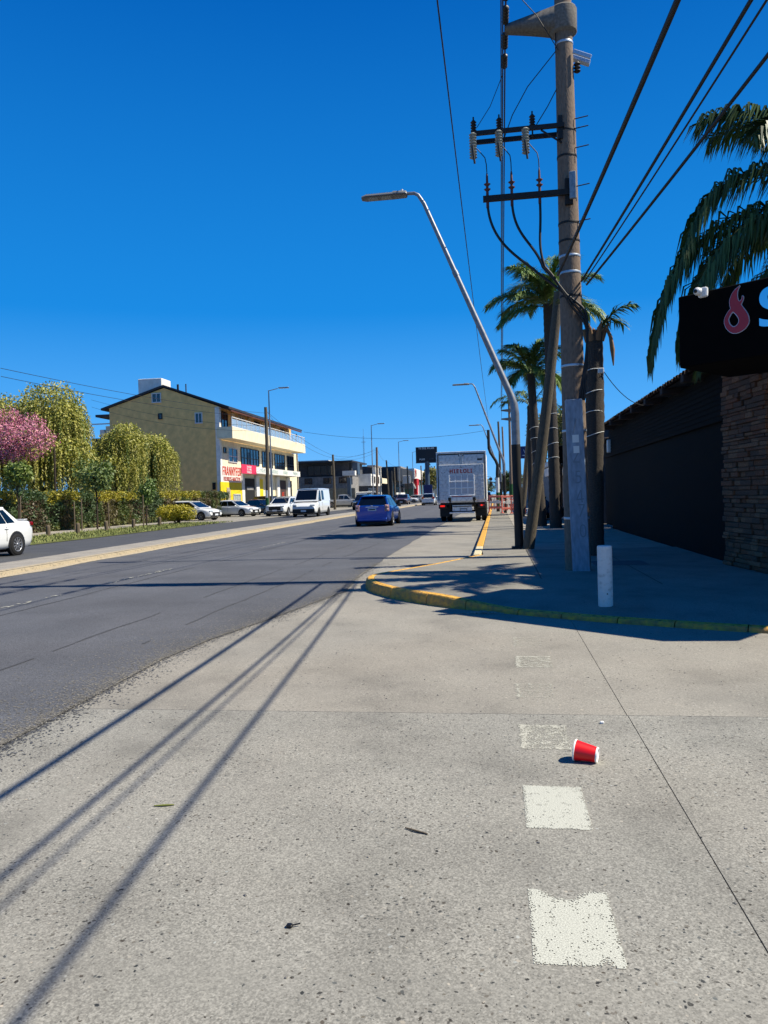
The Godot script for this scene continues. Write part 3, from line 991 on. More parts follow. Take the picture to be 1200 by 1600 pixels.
func ground() -> void:
	patch.seed = 9
	patch.frequency = 0.05
	patch.fractal_octaves = 4
	# terrain to the horizon
	var b := B.new()
	b.quad(V(-700, -0.06, 60), V(700, -0.06, 60), V(700, -0.06, -900), V(-700, -0.06, -900))
	struct("terrain", b, M.soil)
	# concrete base of the street mouth, seen in the joints
	b = B.new()
	b.quad(V(-3.6, -0.022, 12), V(40, -0.022, 12), V(40, -0.022, -18), V(-3.6, -0.022, -18))
	var base := struct("street_mouth_pavement", b, M.joint, "grey concrete street mouth with joints and worn white squares")
	part(base, "concrete_slab", slab(-3.55, -4.898, 0.7775, 5.0, 0.0, 0.05, 0.1), M.concrete).set_meta("label", "pale slab with dark stone chips")
	part(base, "concrete_slab", slab(0.7825, -4.898, 5.2, 5.0, 0.0, 0.05, 0.12), M.concrete)
	part(base, "concrete_slab", slab(-3.55, -17.0, 0.7735, -4.9025, 0.0, 0.05, 0.12), M.concrete_smooth)
	part(base, "concrete_slab", slab(0.7785, -12.0, 5.2, -4.9025, 0.0, 0.05, 0.12), M.concrete_smooth)
	part(base, "concrete_slab", slab(5.208, -12.0, 40, 12.0, 0.0, 0.05, 1.0), M.concrete_smooth)
	# worn white squares of a stop line
	var sq := [[0.075, -2.29, 0.35, -2.73, 0.52, 1], [0.09, -3.225, 0.365, -3.70, 0.55, 1], [0.09, -4.22, 0.385, -4.685, -0.06, 0], [0.09, -5.28, 0.38, -5.69, -0.36, 0], [0.115, -6.19, 0.43, -6.65, -0.12, 0], [0.11, -7.05, 0.40, -7.5, -0.42, 0]]
	for k in sq.size():
		var s: Array = sq[k]
		b = B.new()
		var st := 0.0045 if s[5] == 1 else 0.006
		var nx := int((s[2] - s[0]) / st)
		var nz := int((s[1] - s[3]) / st)
		for j in nz:
			for i in nx:
				var x: float = s[0] + i * st
				var z: float = s[1] - j * st
				var fx := (i + 0.5) / nx
				var fz := (j + 0.5) / nz
				var d := minf(minf(i, nx - 1 - i), minf(j, nz - 1 - j)) * st
				var n1 := patch.get_noise_2d(x * 2600 + k * 40, z * 2600)
				var n2 := patch.get_noise_2d(x * 260 + k * 90, z * 260)
				var w: float = s[4] + 0.5 * n2 + 1.0 * n1 - 0.5 * clampf(1.0 - d / 0.016, 0, 1)
				if k == 0:
					w -= 2.6 * clampf(1.0 - Vector2((fx - 0.46) / 0.34, (fz - 1.0) / 0.20).length(), 0, 1)
					w -= 1.0 * clampf(1.0 - Vector2((fx - 0.78) / 0.12, fz / 0.16).length(), 0, 1)
				if s[5] == 0:
					w += 0.42 * clampf(1.0 - absf(fx - 0.10) / 0.12, 0, 1) + 0.3 * clampf(1.0 - absf(fz - 0.93) / 0.07, 0, 1) + 0.22 * clampf(1.0 - absf(fx - 0.95) / 0.05, 0, 1) + 0.2 * clampf(1.0 - absf(fz - 0.06) / 0.05, 0, 1)
				if w > 0:
					b.quad(V(x, 0.002, z), V(x + st, 0.002, z), V(x + st, 0.002, z - st), V(x, 0.002, z - st))
		if b.v.size():
			part(base, "painted_square", b, M.paint_white if s[5] == 1 else M.paint_worn)
	# main road
	var east := [[14, -3.0], [-4, -2.96], [-6.5, -3.04], [-7.4, -2.95], [-9.2, -2.62], [-11.2, -2.3], [-13.0, -2.45], [-17, -2.55], [-420, -2.55]]
	var west := [[14, -9.75], [-14, -9.85], [-25, -10.35], [-55, -10.72], [-420, -10.75]]
	var road := struct("road", strip(west, east, 0.006, 0.03, 7.0, 0.05, 0.2), M.asphalt, "grey asphalt carriageway with tree and pole shadows")
	var gut := strip([[-15.0, -2.9], [-420, -2.9]], [[-15.0, -0.3], [-420, -0.3]], 0.001, 0.5, 6.0)
	struct("gutter_lane", gut, M.concrete_smooth, "pale concrete lane between asphalt and kerb")
	# cement grit ground into the edge of the asphalt, and asphalt crumbs on the concrete
	rng.seed = 14
	var grit := B.new()
	var crumbs := B.new()
	for k in 26000:
		var zg := -3.0 - 13.0 * pow(rng.randf(), 1.4)
		var off := rng.randf() * rng.randf() * rng.randf() * 1.5
		var xe := curve_lin(east, zg)
		var a := rng.randf() * TAU
		var r := rng.randf_range(0.004, 0.013)
		var e1 := V(cos(a), 0, sin(a)) * r
		var e2 := V(-sin(a), 0, cos(a)) * r * rng.randf_range(0.4, 0.9)
		var p := V(xe - off + 0.02, 0.0085, zg)
		if k % 3 == 0:
			p = V(xe + off * 0.35, 0.003, zg)
			crumbs.col = g(rng.randf_range(0.6, 1.2))
			crumbs.quad(p - e1, p + e2, p + e1, p - e2)
		else:
			grit.col = g(rng.randf_range(0.6, 0.95))
			grit.quad(p - e1, p + e2, p + e1, p - e2)
	part(road, "cement_grit", grit, M.concrete_smooth).set_meta("kind", "stuff")
	part(road, "asphalt_crumbs", crumbs, M.asphalt).set_meta("kind", "stuff")
	# faint lane dashes
	for z in [-8.4, -12.6, -21.5, -31.0, -41.0, -51.0]:
		b = B.new()
		for j in 60:
			for i in 5:
				var x: float = -6.95 + i * 0.024
				var zz: float = z - j * 0.045
				if patch.get_noise_2d(x * 300 + z, zz * 90) > 0.24:
					b.quad(V(x, 0.011, zz), V(x + 0.024, 0.011, zz), V(x + 0.024, 0.011, zz - 0.045), V(x, 0.011, zz - 0.045))
		if b.v.size():
			part(road, "lane_dash", b, M.paint_worn)
	# seams and cracks in the asphalt
	rng.seed = 15
	for q in [[-6.45, -4.0, -70.0, 0.012], [-4.3, -6.0, -60.0, 0.010], [-8.6, -9.0, -60.0, 0.010], [-3.55, -7.0, -36.0, 0.012]]:
		b = B.new()
		var zc: float = q[1]
		var xo := 0.0
		while zc > q[2]:
			var zn := zc - 0.16
			var xn := xo * 0.97 + rng.randf_range(-0.014, 0.014)
			if patch.get_noise_2d(q[0] * 50, zc * 7) > -0.12:
				var wd: float = q[3] * rng.randf_range(0.6, 1.5)
				b.quad(V(q[0] + xo - wd, 0.0105, zc), V(q[0] + xo + wd, 0.0105, zc), V(q[0] + xn + wd, 0.0105, zn), V(q[0] + xn - wd, 0.0105, zn))
			xo = xn
			zc = zn
		part(road, "seam", b, M.seam)
	# median
	var mn := [[14, -9.85], [-14, -10.0], [-25, -10.42], [-55, -10.78], [-420, -10.8]]
	var mf := [[14, -11.3], [-16, -11.5], [-28, -11.85], [-40, -12.25], [-57, -12.45], [-420, -12.45]]
	var med := struct("median", strip(mf, mn, 0.12, 0.8, 6.0), M.median, "long low concrete median strip between the carriageways")
	b = B.new()
	var bf := B.new()
	var bs := B.new()
	var z := 14.0
	while z > -420:
		var z2 := z - lerpf(0.5, 6.0, clampf((-z - 8) / 100.0, 0, 1))
		var a := V(curve_lin(mn, z), 0, z)
		var d := V(curve_lin(mn, z2), 0, z2)
		var wob := patch.get_noise_2d(z * 70, 3) * 0.02
		var wob2 := patch.get_noise_2d(z2 * 70, 3) * 0.02
		b.quad(a + V(0.03 + wob, -0.03, 0), d + V(0.03 + wob2, -0.03, 0), d + V(0.01 + wob2, 0.10, 0), a + V(0.01 + wob, 0.10, 0))
		b.quad(a + V(0.01 + wob, 0.10, 0), d + V(0.01 + wob2, 0.10, 0), d + V(-0.03, 0.124, 0), a + V(-0.03, 0.124, 0))
		b.quad(a + V(-0.03, 0.124, 0), d + V(-0.03, 0.124, 0), d + V(-0.2, 0.124, 0), a + V(-0.2, 0.124, 0))
		var sw := 0.06 + 0.22 * maxf(0, patch.get_noise_2d(z * 12, 55) + 0.35)
		var sw2 := 0.06 + 0.22 * maxf(0, patch.get_noise_2d(z2 * 12, 55) + 0.35)
		bs.quad(a + V(0.02, 0.03, 0), a + V(sw, 0.011, 0), d + V(sw2, 0.011, 0), d + V(0.02, 0.03, 0))
		var a2 := V(curve_lin(mf, z), 0, z)
		var d2 := V(curve_lin(mf, z2), 0, z2)
		bf.quad(d2 + V(0, -0.03, 0), a2 + V(0, -0.03, 0), a2 + V(0, 0.12, 0), d2 + V(0, 0.12, 0))
		z = z2
	part(med, "kerb", b, M.kerb_old).set_meta("label", "chipped kerb with faded yellow paint")
	part(med, "back_kerb", bf, M.median)
	part(med, "sand_drift", bs, M.sand).set_meta("kind", "stuff")
	# far carriageway, verge, path and parking apron
	struct("far_carriageway", strip([[14, -17.0], [-30, -17.0], [-44, -17.6], [-420, -17.6]], [[14, -11.2], [-16, -11.45], [-28, -11.8], [-40, -12.2], [-420, -12.4]], 0.002, 1.5, 8.0), M.asphalt_new)
	struct("grass_verge", strip([[14, -21.4], [-48, -21.4]], [[14, -16.9], [-30, -16.9], [-44, -17.5], [-48, -19.0]], 0.02, 1.0, 2.0), M.lawn)
	struct("footpath", strip([[14, -25.0], [-49, -25.0]], [[14, -21.3], [-49, -21.3]], 0.03, 1.0, 2.0), M.sidewalk_pale)
	struct("parking_apron", strip([[-47, -27.4], [-180, -27.4]], [[-47, -17.3], [-180, -17.3]], 0.004, 2.0, 6.0), M.concrete_smooth)
	b = B.new()
	rng.seed = 8
	for k in 16000:
		var zz := -rng.randf_range(12.0, 48.0)
		var x := rng.randf_range(-21.35, -17.1)
		if patch.get_noise_2d(x * 14, zz * 14) < -0.12 and rng.randf() < 0.8:
			continue
		var t := rng.randf()
		b.col = Color(0.14, 0.18, 0.045).lerp(Color(0.22, 0.225, 0.075), t)
		var a := rng.randf() * TAU
		b.leaf(V(x, 0.02, zz), V(cos(a) * 0.5, 1, sin(a) * 0.5).normalized(), V(sin(a), 0, -cos(a)), rng.randf_range(0.05, 0.15), 0.035)
	var gr := part(self, "verge_grass", b, M.grass)
	gr.set_meta("kind", "stuff")
	gr.set_meta("label", "short patchy grass on the verge by the wooden posts")
	gr.set_meta("category", "grass")
	sidewalk()


func sidewalk() -> void:
	var line := smooth_kerb()
	var pts := PackedVector2Array()
	var hts := PackedFloat32Array()
	var inner := []
	# kerb: a rounded bar swept along the line
	var rows := []
	for k in line.size():
		var p: Vector3 = line[k]
		var t: Vector3 = (line[mini(k + 1, line.size() - 1)] - line[maxi(k - 1, 0)]).normalized()
		var nn := V(t.z, 0, -t.x) # towards the pavement
		var h := kerb_height(p.x, p.z)
		var wob := patch.get_noise_2d(p.x * 90, p.z * 90) * 0.012
		var ring := PackedVector3Array()
		for q in [[-0.012, -0.03], [0.0, h * 0.45], [0.012 + wob, h * 0.82], [0.035, h * 0.97 + wob * 0.4], [0.07, h + 0.004], [0.125, h + 0.002], [0.15, h - 0.02]]:
			ring.append(p + nn * q[0] + V(0, q[1], 0))
		rows.append(ring)
		inner.append(p + nn * 0.135 + V(0, h, 0))
	var kerbs := []
	var at := 0
	while at < rows.size() - 2:
		var to := mini(at + 8, rows.size() - 1)
		var kb := B.new()
		var piece := rows.slice(at, to + 1)
		for q in [0, piece.size() - 1]:
			var nb: PackedVector3Array = piece[1 if q == 0 else q - 1]
			var own: PackedVector3Array = piece[q].duplicate()
			for i in own.size():
				own[i] = own[i].move_toward(nb[i], 0.006)
			piece[q] = own
		var kt := B.new()
		var lo := []
		var hi := []
		for q in piece:
			lo.append(q.slice(0, 4))
			hi.append(q.slice(3, 7))
		kb.grid(lo)
		kt.grid(hi)
		var e0: PackedVector3Array = piece[0].duplicate()
		var e1: PackedVector3Array = piece[-1].duplicate()
		e1.reverse()
		kb.fan(e0)
		kb.fan(e1)
		kerbs.append([kb, kt])
		at = to
	var old := B.new()
	# paved sheet: edge of the kerb plus a grid inside
	for p in inner:
		pts.append(Vector2(p.x, p.z))
		hts.append(p.y)
	var edge := PackedVector2Array(pts)
	edge.append(Vector2(12.0, -17.0))
	edge.append(Vector2(-0.36, -17.0))
	for k in 45:
		pts.append(Vector2(lerpf(-0.36, 12.0, k / 44.0), -17.0))
		hts.append(0.15)
	var x := -2.2
	while x < 12.0:
		var zz := -16.8
		while zz < -4.5:
			var q := Vector2(x + 0.07 * sin(zz * 7), zz + 0.05 * sin(x * 9))
			if Geometry2D.is_point_in_polygon(q, edge):
				var dm := 9.0
				var hh := 0.15
				for p in inner:
					var dd := q.distance_to(Vector2(p.x, p.z))
					if dd < dm:
						dm = dd
						hh = p.y
				if dm > 0.12:
					pts.append(q)
					hts.append(lerpf(0.15, hh, exp(-dm / 0.9)))
			zz += 0.3
		x += 0.3
	var tr := Geometry2D.triangulate_delaunay(pts)
	var b := B.new()
	for k in pts.size():
		b.col = stain_at(pts[k].x, pts[k].y, 0.2)
		b.put(V(pts[k].x, hts[k], pts[k].y), Vector3.UP)
	for k in range(0, tr.size(), 3):
		var a := pts[tr[k]]
		var d := pts[tr[k + 1]]
		var e := pts[tr[k + 2]]
		if not Geometry2D.is_point_in_polygon((a + d + e) / 3.0, edge):
			continue
		if (d - a).cross(e - a) > 0:
			b.ix.append_array([tr[k], tr[k + 1], tr[k + 2]])
		else:
			b.ix.append_array([tr[k], tr[k + 2], tr[k + 1]])
	var sw := struct("sidewalk", b, M.sidewalk, "grey corner pavement, mostly in the shade of the black building")
	for kb in kerbs:
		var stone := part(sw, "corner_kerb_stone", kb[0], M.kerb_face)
		stone.set_meta("label", "kerb stone with yellow paint scuffed off its face, bounced light in the face colour")
		part(stone, "painted_top", kb[1], M.kerb_yellow)
	# saw-cut joints across the corner pavement
	for q in [[V(0.62, 0.1525, -17.0), V(0.62, 0.1525, -11.2)], [V(2.14, 0.1525, -17.0), V(2.14, 0.1525, -10.4)], [V(-0.3, 0.1525, -14.9), V(3.6, 0.1525, -14.9)], [V(0.62, 0.1525, -12.9), V(3.6, 0.1525, -12.9)]]:
		b = B.new()
		var dv: Vector3 = (q[1] - q[0]).normalized()
		var sd := dv.cross(Vector3.UP) * 0.007
		b.quad(q[0] - sd, q[0] + sd, q[1] + sd, q[1] - sd)
		part(sw, "joint", b, M.joint)
	b = slab(1.62, -13.9, 2.5, -13.1, 0.1535, 0.01, 0.4)
	part(sw, "patched_square", b, M.asphalt)
	# straight pavement further on: a base, paving slabs on it
	b = B.new()
	b.quad(V(-0.36, 0.128, -17.0), V(12, 0.128, -17.0), V(12, 0.128, -420), V(-0.36, 0.128, -420))
	part(sw, "paving_bed", b, M.joint)
	var zr := -17.006
	rng.seed = 12
	while zr > -70:
		for c in [[-0.33, 0.62, 0], [0.63, 2.14, 1], [2.15, 3.72, 1]]:
			var dy := rng.randf_range(-0.003, 0.003)
			part(sw, "paving_slab", slab(c[0], zr - 2.19, c[1], zr, 0.15 + dy, 0.03, 1.1, 0.3), M.sidewalk if c[2] == 0 else M.sidewalk_pale)
		zr -= 2.2
	b = slab(-0.33, -420, 12, zr, 0.148, 0.03, 8.0)
	part(sw, "far_paving", b, M.sidewalk)
	# main kerb along the road
	var z0 := -15.9
	var k := 0
	while z0 > -130:
		var ln := 2.4
		b = B.new()
		b.cbox(V(-0.425, 0.06, z0 - ln / 2), V(0.17, 0.19, ln - 0.012), 0.02)
		part(sw, "kerb_stone", b, M.kerb_faded if k == 0 else M.kerb_yellow)
		z0 -= ln
		k += 1

# ---- black building on the corner -------------------------------------------------

func corner_building() -> void:
	var root := thing("black_restaurant", "black painted corner building with stone pillar and tiled eaves", "building", V(3.75, 0.1, -13.2))
	var o := -root.position
	var b := B.new()
	# street wall, its upper band set proud
	b.box(o + V(3.93, 1.30, -19.55), V(0.3, 2.4, 12.7))
	part(root, "street_wall", b, M.wall_black)
	b = B.new()
	b.box(o + V(3.905, 2.93, -19.55), V(0.35, 0.86, 12.7))
	part(root, "upper_wall", b, M.wall_black)
	part(root, "end_wall", one_box(o + V(7.0, 1.7, -25.78), V(6.0, 3.3, 0.25)), M.wall_black)
	# courses of painted brick in the upper band
	for r in 9:
		var bb := B.new()
		bb.box(o + V(3.725, 2.545 + r * 0.092, -19.55), V(0.016, 0.078, 12.68))
		part(root, "brick_course", bb, M.wall_black)
	# eaves: rafters and a row of curved tiles
	for k in 7:
		part(root, "rafter", one_box(o + V(3.62, 3.38, -14.4 - k * 1.75), V(0.5, 0.14, 0.22), 0.01), M.tile_roof)
	var roof := B.new()
	roof.quad(o + V(3.42, 3.40, -13.2), o + V(3.42, 3.40, -25.9), o + V(5.0, 3.71, -25.9), o + V(5.0, 3.71, -13.2))
	roof.quad(o + V(3.42, 3.46, -25.9), o + V(3.42, 3.46, -13.2), o + V(5.0, 3.77, -13.2), o + V(5.0, 3.77, -25.9))
	var rp := part(root, "roof", roof, M.tile_roof)
	rng.seed = 31
	for k in 52:
		var t := B.new()
		var z := -13.32 - k * 0.243
		var rows := []
		for q in [0.0, 0.5]:
			var ring := PackedVector3Array()
			for a in 7:
				var an := PI * a / 6.0
				ring.append(o + V(3.37 + q + rng.randf_range(-0.012, 0.012), 3.43 + q * 0.2 + sin(an) * 0.075, z + cos(an) * 0.11))
			rows.append(ring)
		t.grid(rows)
		part(rp, "roof_tile", t, M.tile_roof)
	# further stretch of wall, lower, with a black gate
	b = B.new()
	b.box(o + V(4.2, 1.35, -27.6), V(0.3, 2.5, 3.2))
	b.box(o + V(4.2, 2.83, -27.6), V(0.36, 0.5, 3.2))
	part(root, "set_back_wall", b, M.wall_black)
	part(root, "gate_leaf", one_box(o + V(4.02, 1.13, -27.2), V(0.06, 1.95, 1.9), 0.01), M.gate_black)
	part(root, "gate_threshold", one_box(o + V(3.9, 0.1, -27.2), V(0.5, 0.12, 2.2), 0.01), M.grey_wall)
	b = B.new()
	for k in 12:
		b.cbox(o + V(3.95, 3.12 + 0.02 * (k % 3), -26.3 - k * 0.25), V(0.55, 0.07, 0.22), 0.02)
	part(root, "wall_coping", b, M.tile_roof)
	# body behind
	part(root, "rear_hall", one_box(o + V(9.4, 1.75, -18.5), V(5.0, 3.3, 14.0)), M.wall_black)
	# corner wall under the sign
	b = B.new()
	var c0 := V(3.95, 0, -11.35)
	var c1 := V(6.1, 0, -9.6)
	for h in [[0.1, 3.3]]:
		b.quad(o + c0 + V(0, h[0], 0), o + c1 + V(0, h[0], 0), o + c1 + V(0, h[1], 0), o + c0 + V(0, h[1], 0))
		var sh := V(0.19, 0, -0.23)
		b.quad(o + c1 + sh + V(0, h[0], 0), o + c0 + sh + V(0, h[0], 0), o + c0 + sh + V(0, h[1], 0), o + c1 + sh + V(0, h[1], 0))
	part(root, "corner_wall", b, M.wall_black)
	b = B.new()
	b.xf = Transform3D(Basis(Vector3(1, 0, 0), PI / 2), o)
	# open round the trunk of the palm
	for q in [[Vector2(3.55, -13.25), Vector2(3.42, -10.1), Vector2(4.62, -9.1), Vector2(4.62, -13.25)], [Vector2(4.62, -13.25), Vector2(4.62, -11.9), Vector2(5.18, -11.9), Vector2(5.18, -13.25)], [Vector2(4.62, -11.3), Vector2(4.62, -9.1), Vector2(5.18, -8.65), Vector2(5.18, -11.3)], [Vector2(5.18, -13.25), Vector2(5.18, -8.65), Vector2(5.6, -8.3), Vector2(7.0, -9.4), Vector2(12.0, -9.4), Vector2(12.0, -13.25)]]:
		b.prism(PackedVector2Array(q), -3.62, -3.42)
	part(root, "flat_roof", b, M.wall_black)  # unseen slab added to close sunlit gaps in the pavement shade
	part(root, "side_street_wall", one_box(o + V(9.1, 1.65, -9.5), V(6.0, 3.3, 0.25)), M.wall_black)
	# pillar of ledge stone
	var core := B.new()
	var p0 := V(3.66, 0.1, -12.95)
	var p1 := V(3.84, 0.1, -11.42)
	var along := (p1 - p0).normalized()
	var out := V(along.z, 0, -along.x) * -1.0
	var hgt := 3.75
	core.box(o + (p0 + p1) / 2 - out * 0.2 + V(0, hgt / 2, 0), V((p1 - p0).length(), hgt, 0.36), Basis(along, Vector3.UP, along.cross(Vector3.UP)))
	var pil := part(root, "stone_pillar", core, M.stone_back)
	rng.seed = 44
	var bsz := Basis(along, Vector3.UP, along.cross(Vector3.UP))
	var y := 0.0
	while y < hgt - 0.03:
		var ch := rng.randf_range(0.042, 0.088)
		var u := 0.0
		var ln := (p1 - p0).length()
		while u < ln - 0.02:
			var w := minf(rng.randf_range(0.13, 0.42), ln - u)
			if ln - u - w < 0.08:
				w = ln - u
			var dp := rng.randf_range(0.03, 0.085)
			var st := B.new()
			st.cbox(o + p0 + along * (u + w / 2) + V(0, y + ch / 2, 0) + out * (dp / 2 - 0.02), V(w - 0.009, ch - 0.008, dp), 0.007, bsz * Basis(Vector3(0, 0, 1), rng.randf_range(-0.012, 0.012)))
			part(pil, "stone", st, M["stone%d" % rng.randi_range(0, 4)])
			u += w
		# the narrow return at the left
		if y < 3.4:
			var st2 := B.new()
			var w2 := rng.randf_range(0.16, 0.24)
			st2.cbox(o + p0 + V(0.12, y + ch / 2, -0.02), V(w2, ch - 0.008, 0.06), 0.007)
			part(pil, "stone", st2, M["stone%d" % rng.randi_range(0, 4)])
		y += ch
	part(root, "white_notice", one_box(o + V(3.72, 2.52, -13.04), V(0.02, 0.3, 0.12), 0.004), M.sticker)
	# wall lamp and box near the far end
	b = B.new()
	b.cbox(o + V(3.68, 2.83, -25.6), V(0.12, 0.42, 0.2), 0.02)
	part(root, "wall_box", b, M.white_plastic)
	part(root, "wall_lamp", one_box(o + V(3.98, 2.3, -26.2), V(0.14, 0.22, 0.14), 0.03), M.white_plastic)
	# sign box over the corner
	var sign_root := thing("corner_sign", "black box sign with a red flame and a chrome letter over the corner", "sign", V(2.14, 2.8, -9.24), -atan2(0.63421, 0.77316))
	# local x runs along the face, local z out of it
	var deep := 1.3
	b = B.new()
	b.cbox(V(1.50, 0.41, -deep / 2), V(3.0, 0.82, deep), 0.012)
	part(sign_root, "box", b, M.sign_black)
	var outer := [[0.527, 3.587], [0.476, 3.556], [0.45, 3.525], [0.433, 3.491], [0.421, 3.46], [0.418, 3.429], [0.422, 3.395], [0.431, 3.361], [0.407, 3.34], [0.388, 3.314], [0.369, 3.284], [0.359, 3.254], [0.357, 3.225], [0.362, 3.197], [0.374, 3.164], [0.394, 3.135], [0.419, 3.109], [0.448, 3.092], [0.481, 3.086], [0.513, 3.09], [0.547, 3.102], [0.577, 3.12], [0.599, 3.143], [0.614, 3.168], [0.62, 3.2], [0.617, 3.232], [0.606, 3.268], [0.589, 3.302], [0.562, 3.345], [0.537, 3.386], [0.551, 3.411], [0.561, 3.432], [0.565, 3.454], [0.564, 3.466], [0.557, 3.474], [0.552, 3.448], [0.542, 3.431], [0.531, 3.422], [0.519, 3.422], [0.508, 3.442], [0.502, 3.467], [0.5, 3.5], [0.503, 3.532], [0.513, 3.562]]
	var hole := [[0.45, 3.325], [0.427, 3.3], [0.41, 3.272], [0.403, 3.25], [0.405, 3.226], [0.415, 3.197], [0.432, 3.175], [0.448, 3.162], [0.464, 3.159], [0.485, 3.166], [0.501, 3.18], [0.512, 3.2], [0.514, 3.224], [0.507, 3.25], [0.493, 3.275], [0.472, 3.302]]
	for lay in [[0.0, 0.012, "flame_edge", M.flame_rim, 0.010], [0.0, 0.018, "flame", M.flame, -0.001]]:
		var po := PackedVector2Array()
		for q in outer:
			po.append(Vector2(q[0] + 0.176, q[1] - 2.8))
		var ph := PackedVector2Array()
		for q in hole:
			ph.append(Vector2(q[0] + 0.176, q[1] - 2.8))
		if lay[4] > 0:
			po = Geometry2D.offset_polygon(po, 0.006)[0]
			ph = Geometry2D.offset_polygon(ph, -0.005)[0]
		else:
			ph = Geometry2D.offset_polygon(ph, 0.003)[0]
		# cut the ring open along a slit so that it is one simple outline
		b = B.new()
		var cutx := Vector2(0.46 + 0.176, 3.24 - 2.8)
		for half in [PackedVector2Array([Vector2(0, 0), Vector2(cutx.x, 0), Vector2(cutx.x, 1), Vector2(0, 1)]), PackedVector2Array([Vector2(cutx.x, 0), Vector2(2, 0), Vector2(2, 1), Vector2(cutx.x, 1)])]:
			for piece in Geometry2D.intersect_polygons(po, half):
				for q in Geometry2D.clip_polygons(piece, ph):
					b.prism(q, lay[0], lay[1])
		part(sign_root, lay[2], b, lay[3])
	text(sign_root, "letter_s", "S", 0.40, 0.05, M.chrome, V(1.045, 0.49, 0.03), Basis(), "Droid Sans", 700, 1.0)
	var cam := thing("security_camera", "small white dome camera on top edge of the black box sign", "camera", V(2.14 + 0.77316 * 0.29, 3.56, -9.24 + 0.63421 * 0.29), -atan2(0.63421, 0.77316))
	part(cam, "mount", one_box(V(0.02, 0.04, 0.03), V(0.10, 0.11, 0.06), 0.012), M.white_plastic)
	b = B.new()
	b.lathe([[0.0, 0.055], [0.03, 0.045], [0.045, 0.02], [0.045, -0.02]], 14, V(-0.015, 0.05, 0.08), Basis(Vector3(1, 0, 0), PI / 2))
	var dm := part(cam, "dome", b, M.white_plastic)
	b = B.new()
	b.lathe([[0.0, 0.062], [0.014, 0.06], [0.022, 0.052]], 12, V(-0.02, 0.048, 0.08), Basis(Vector3(0, 0, 1), 0.35) * Basis(Vector3(1, 0, 0), PI / 2))
	part(dm, "lens", b, M.black_plastic)


# ---- palms ------------------------------------------------------------------------

func frond(b: B, base: Vector3, az: float, rise: float, ln: float, droop: float, leaf_len: float, c0: Color, c1: Color, nl := 70, hang := 0.75) -> void:
	var p := base
	var d := V(cos(az) * cos(rise), sin(rise), sin(az) * cos(rise))
	var n := 16
	var pts := [p]
	for k in n:
		p += d * (ln / n)
		pts.append(p)
		d = (d + V(0, -droop / n * (0.5 + 1.3 * k / n), 0)).normalized()
	b.col = c0.lerp(Color(0.22, 0.20, 0.07), 0.5)
	var rad := []
	for k in n + 1:
		rad.append(lerpf(0.025, 0.004, float(k) / n))
	b.tube(pts, rad, 4, false)
	for k in nl:
		var u := 0.12 + 0.88 * k / nl
		var f := u * n
		var i := mini(int(f), n - 1)
		var q: Vector3 = pts[i].lerp(pts[i + 1], f - i)
		var t: Vector3 = (pts[i + 1] - pts[i]).normalized()
		var sd := t.cross(Vector3.UP)
		if sd.length() < 0.1:
			sd = V(-sin(az), 0, cos(az))
		sd = sd.normalized()
		for s in [-1.0, 1.0]:
			var l := leaf_len * (0.55 + 0.6 * sin(PI * clampf(u * 0.92, 0, 1))) * rng.randf_range(0.75, 1.15)
			var dir: Vector3 = (sd * s * rng.randf_range(0.35, 0.8) + t * rng.randf_range(0.35, 0.75) + Vector3.UP * rng.randf_range(-0.35, 0.3)).normalized()
			var dn: Vector3 = (dir * (1.0 - hang) + Vector3.DOWN * hang + t * 0.12 + V(rng.randf_range(-0.1, 0.1), 0, rng.randf_range(-0.1, 0.1))).normalized()
			b.col = c0.lerp(c1, rng.randf())
			var m := q + dir * l * 0.42
			var wd := dir.cross(dn)
			if wd.length() < 0.1:
				wd = t
			wd = wd.normalized() * 0.017
			var e := m + dn * l * 0.6
			var nn := wd.cross(dn).normalized()
			var i0 := b.v.size()
			b.put(q - wd * 0.5, nn)
			b.put(q + wd * 0.5, nn)
			b.put(m + wd, nn)
			b.put(m - wd, nn)
			b.put(e, nn)
			b.ix.append_array([i0, i0 + 2, i0 + 1, i0, i0 + 3, i0 + 2, i0 + 3, i0 + 4, i0 + 2])


func palm_trunk(pts: Array, rad: Array) -> B:
	var b := B.new()
	var c := Curve3D.new()
	for p in pts:
		c.add_point(p)
	var ln := c.get_baked_length()
	var n := int(ln / 0.11)
	var path := []
	var rr := []
	for k in n + 1:
		var u := float(k) / n
		path.append(c.sample_baked(u * ln, true))
		var f := u * (rad.size() - 1)
		var i := mini(int(f), rad.size() - 2)
		rr.append(lerpf(rad[i], rad[i + 1], f - i) * (1.0 + (0.035 if k % 2 == 0 else -0.02) + rng.randf_range(-0.012, 0.012)))
	b.tube(path, rr, 14)
	return b


func palm(at: Vector3, label: String, h: Array, rad: Array, fr: Array, c0: Color, c1: Color, wraps: Array) -> Node3D:
	var root := thing("palm_tree", label, "palm", at, 0, "palms")
	root.remove_meta("group")
	part(root, "trunk", palm_trunk(h, rad), M.palm_bark)
	var top: Vector3 = h[-1]
	if fr.size():
		var b := B.new()
		for f in fr:
			frond(b, top + V(cos(f[0]) * 0.08, rng.randf_range(-0.1, 0.15), sin(f[0]) * 0.08), f[0], f[1], f[2], f[3], f[4], c0, c1, int(f[5]), f[6])
		part(root, "crown", b, M.palm_leaf)
	for w in wraps:
		var ring := []
		for k in 17:
			var a := TAU * k / 16.0
			ring.append(V(w[0] + cos(a) * w[3], w[1] + 0.05 * sin(a + w[2]), sin(a) * w[3]))
		part(root, "light_string", one_tube(ring, 0.008, 5), M.sticker)
	return root


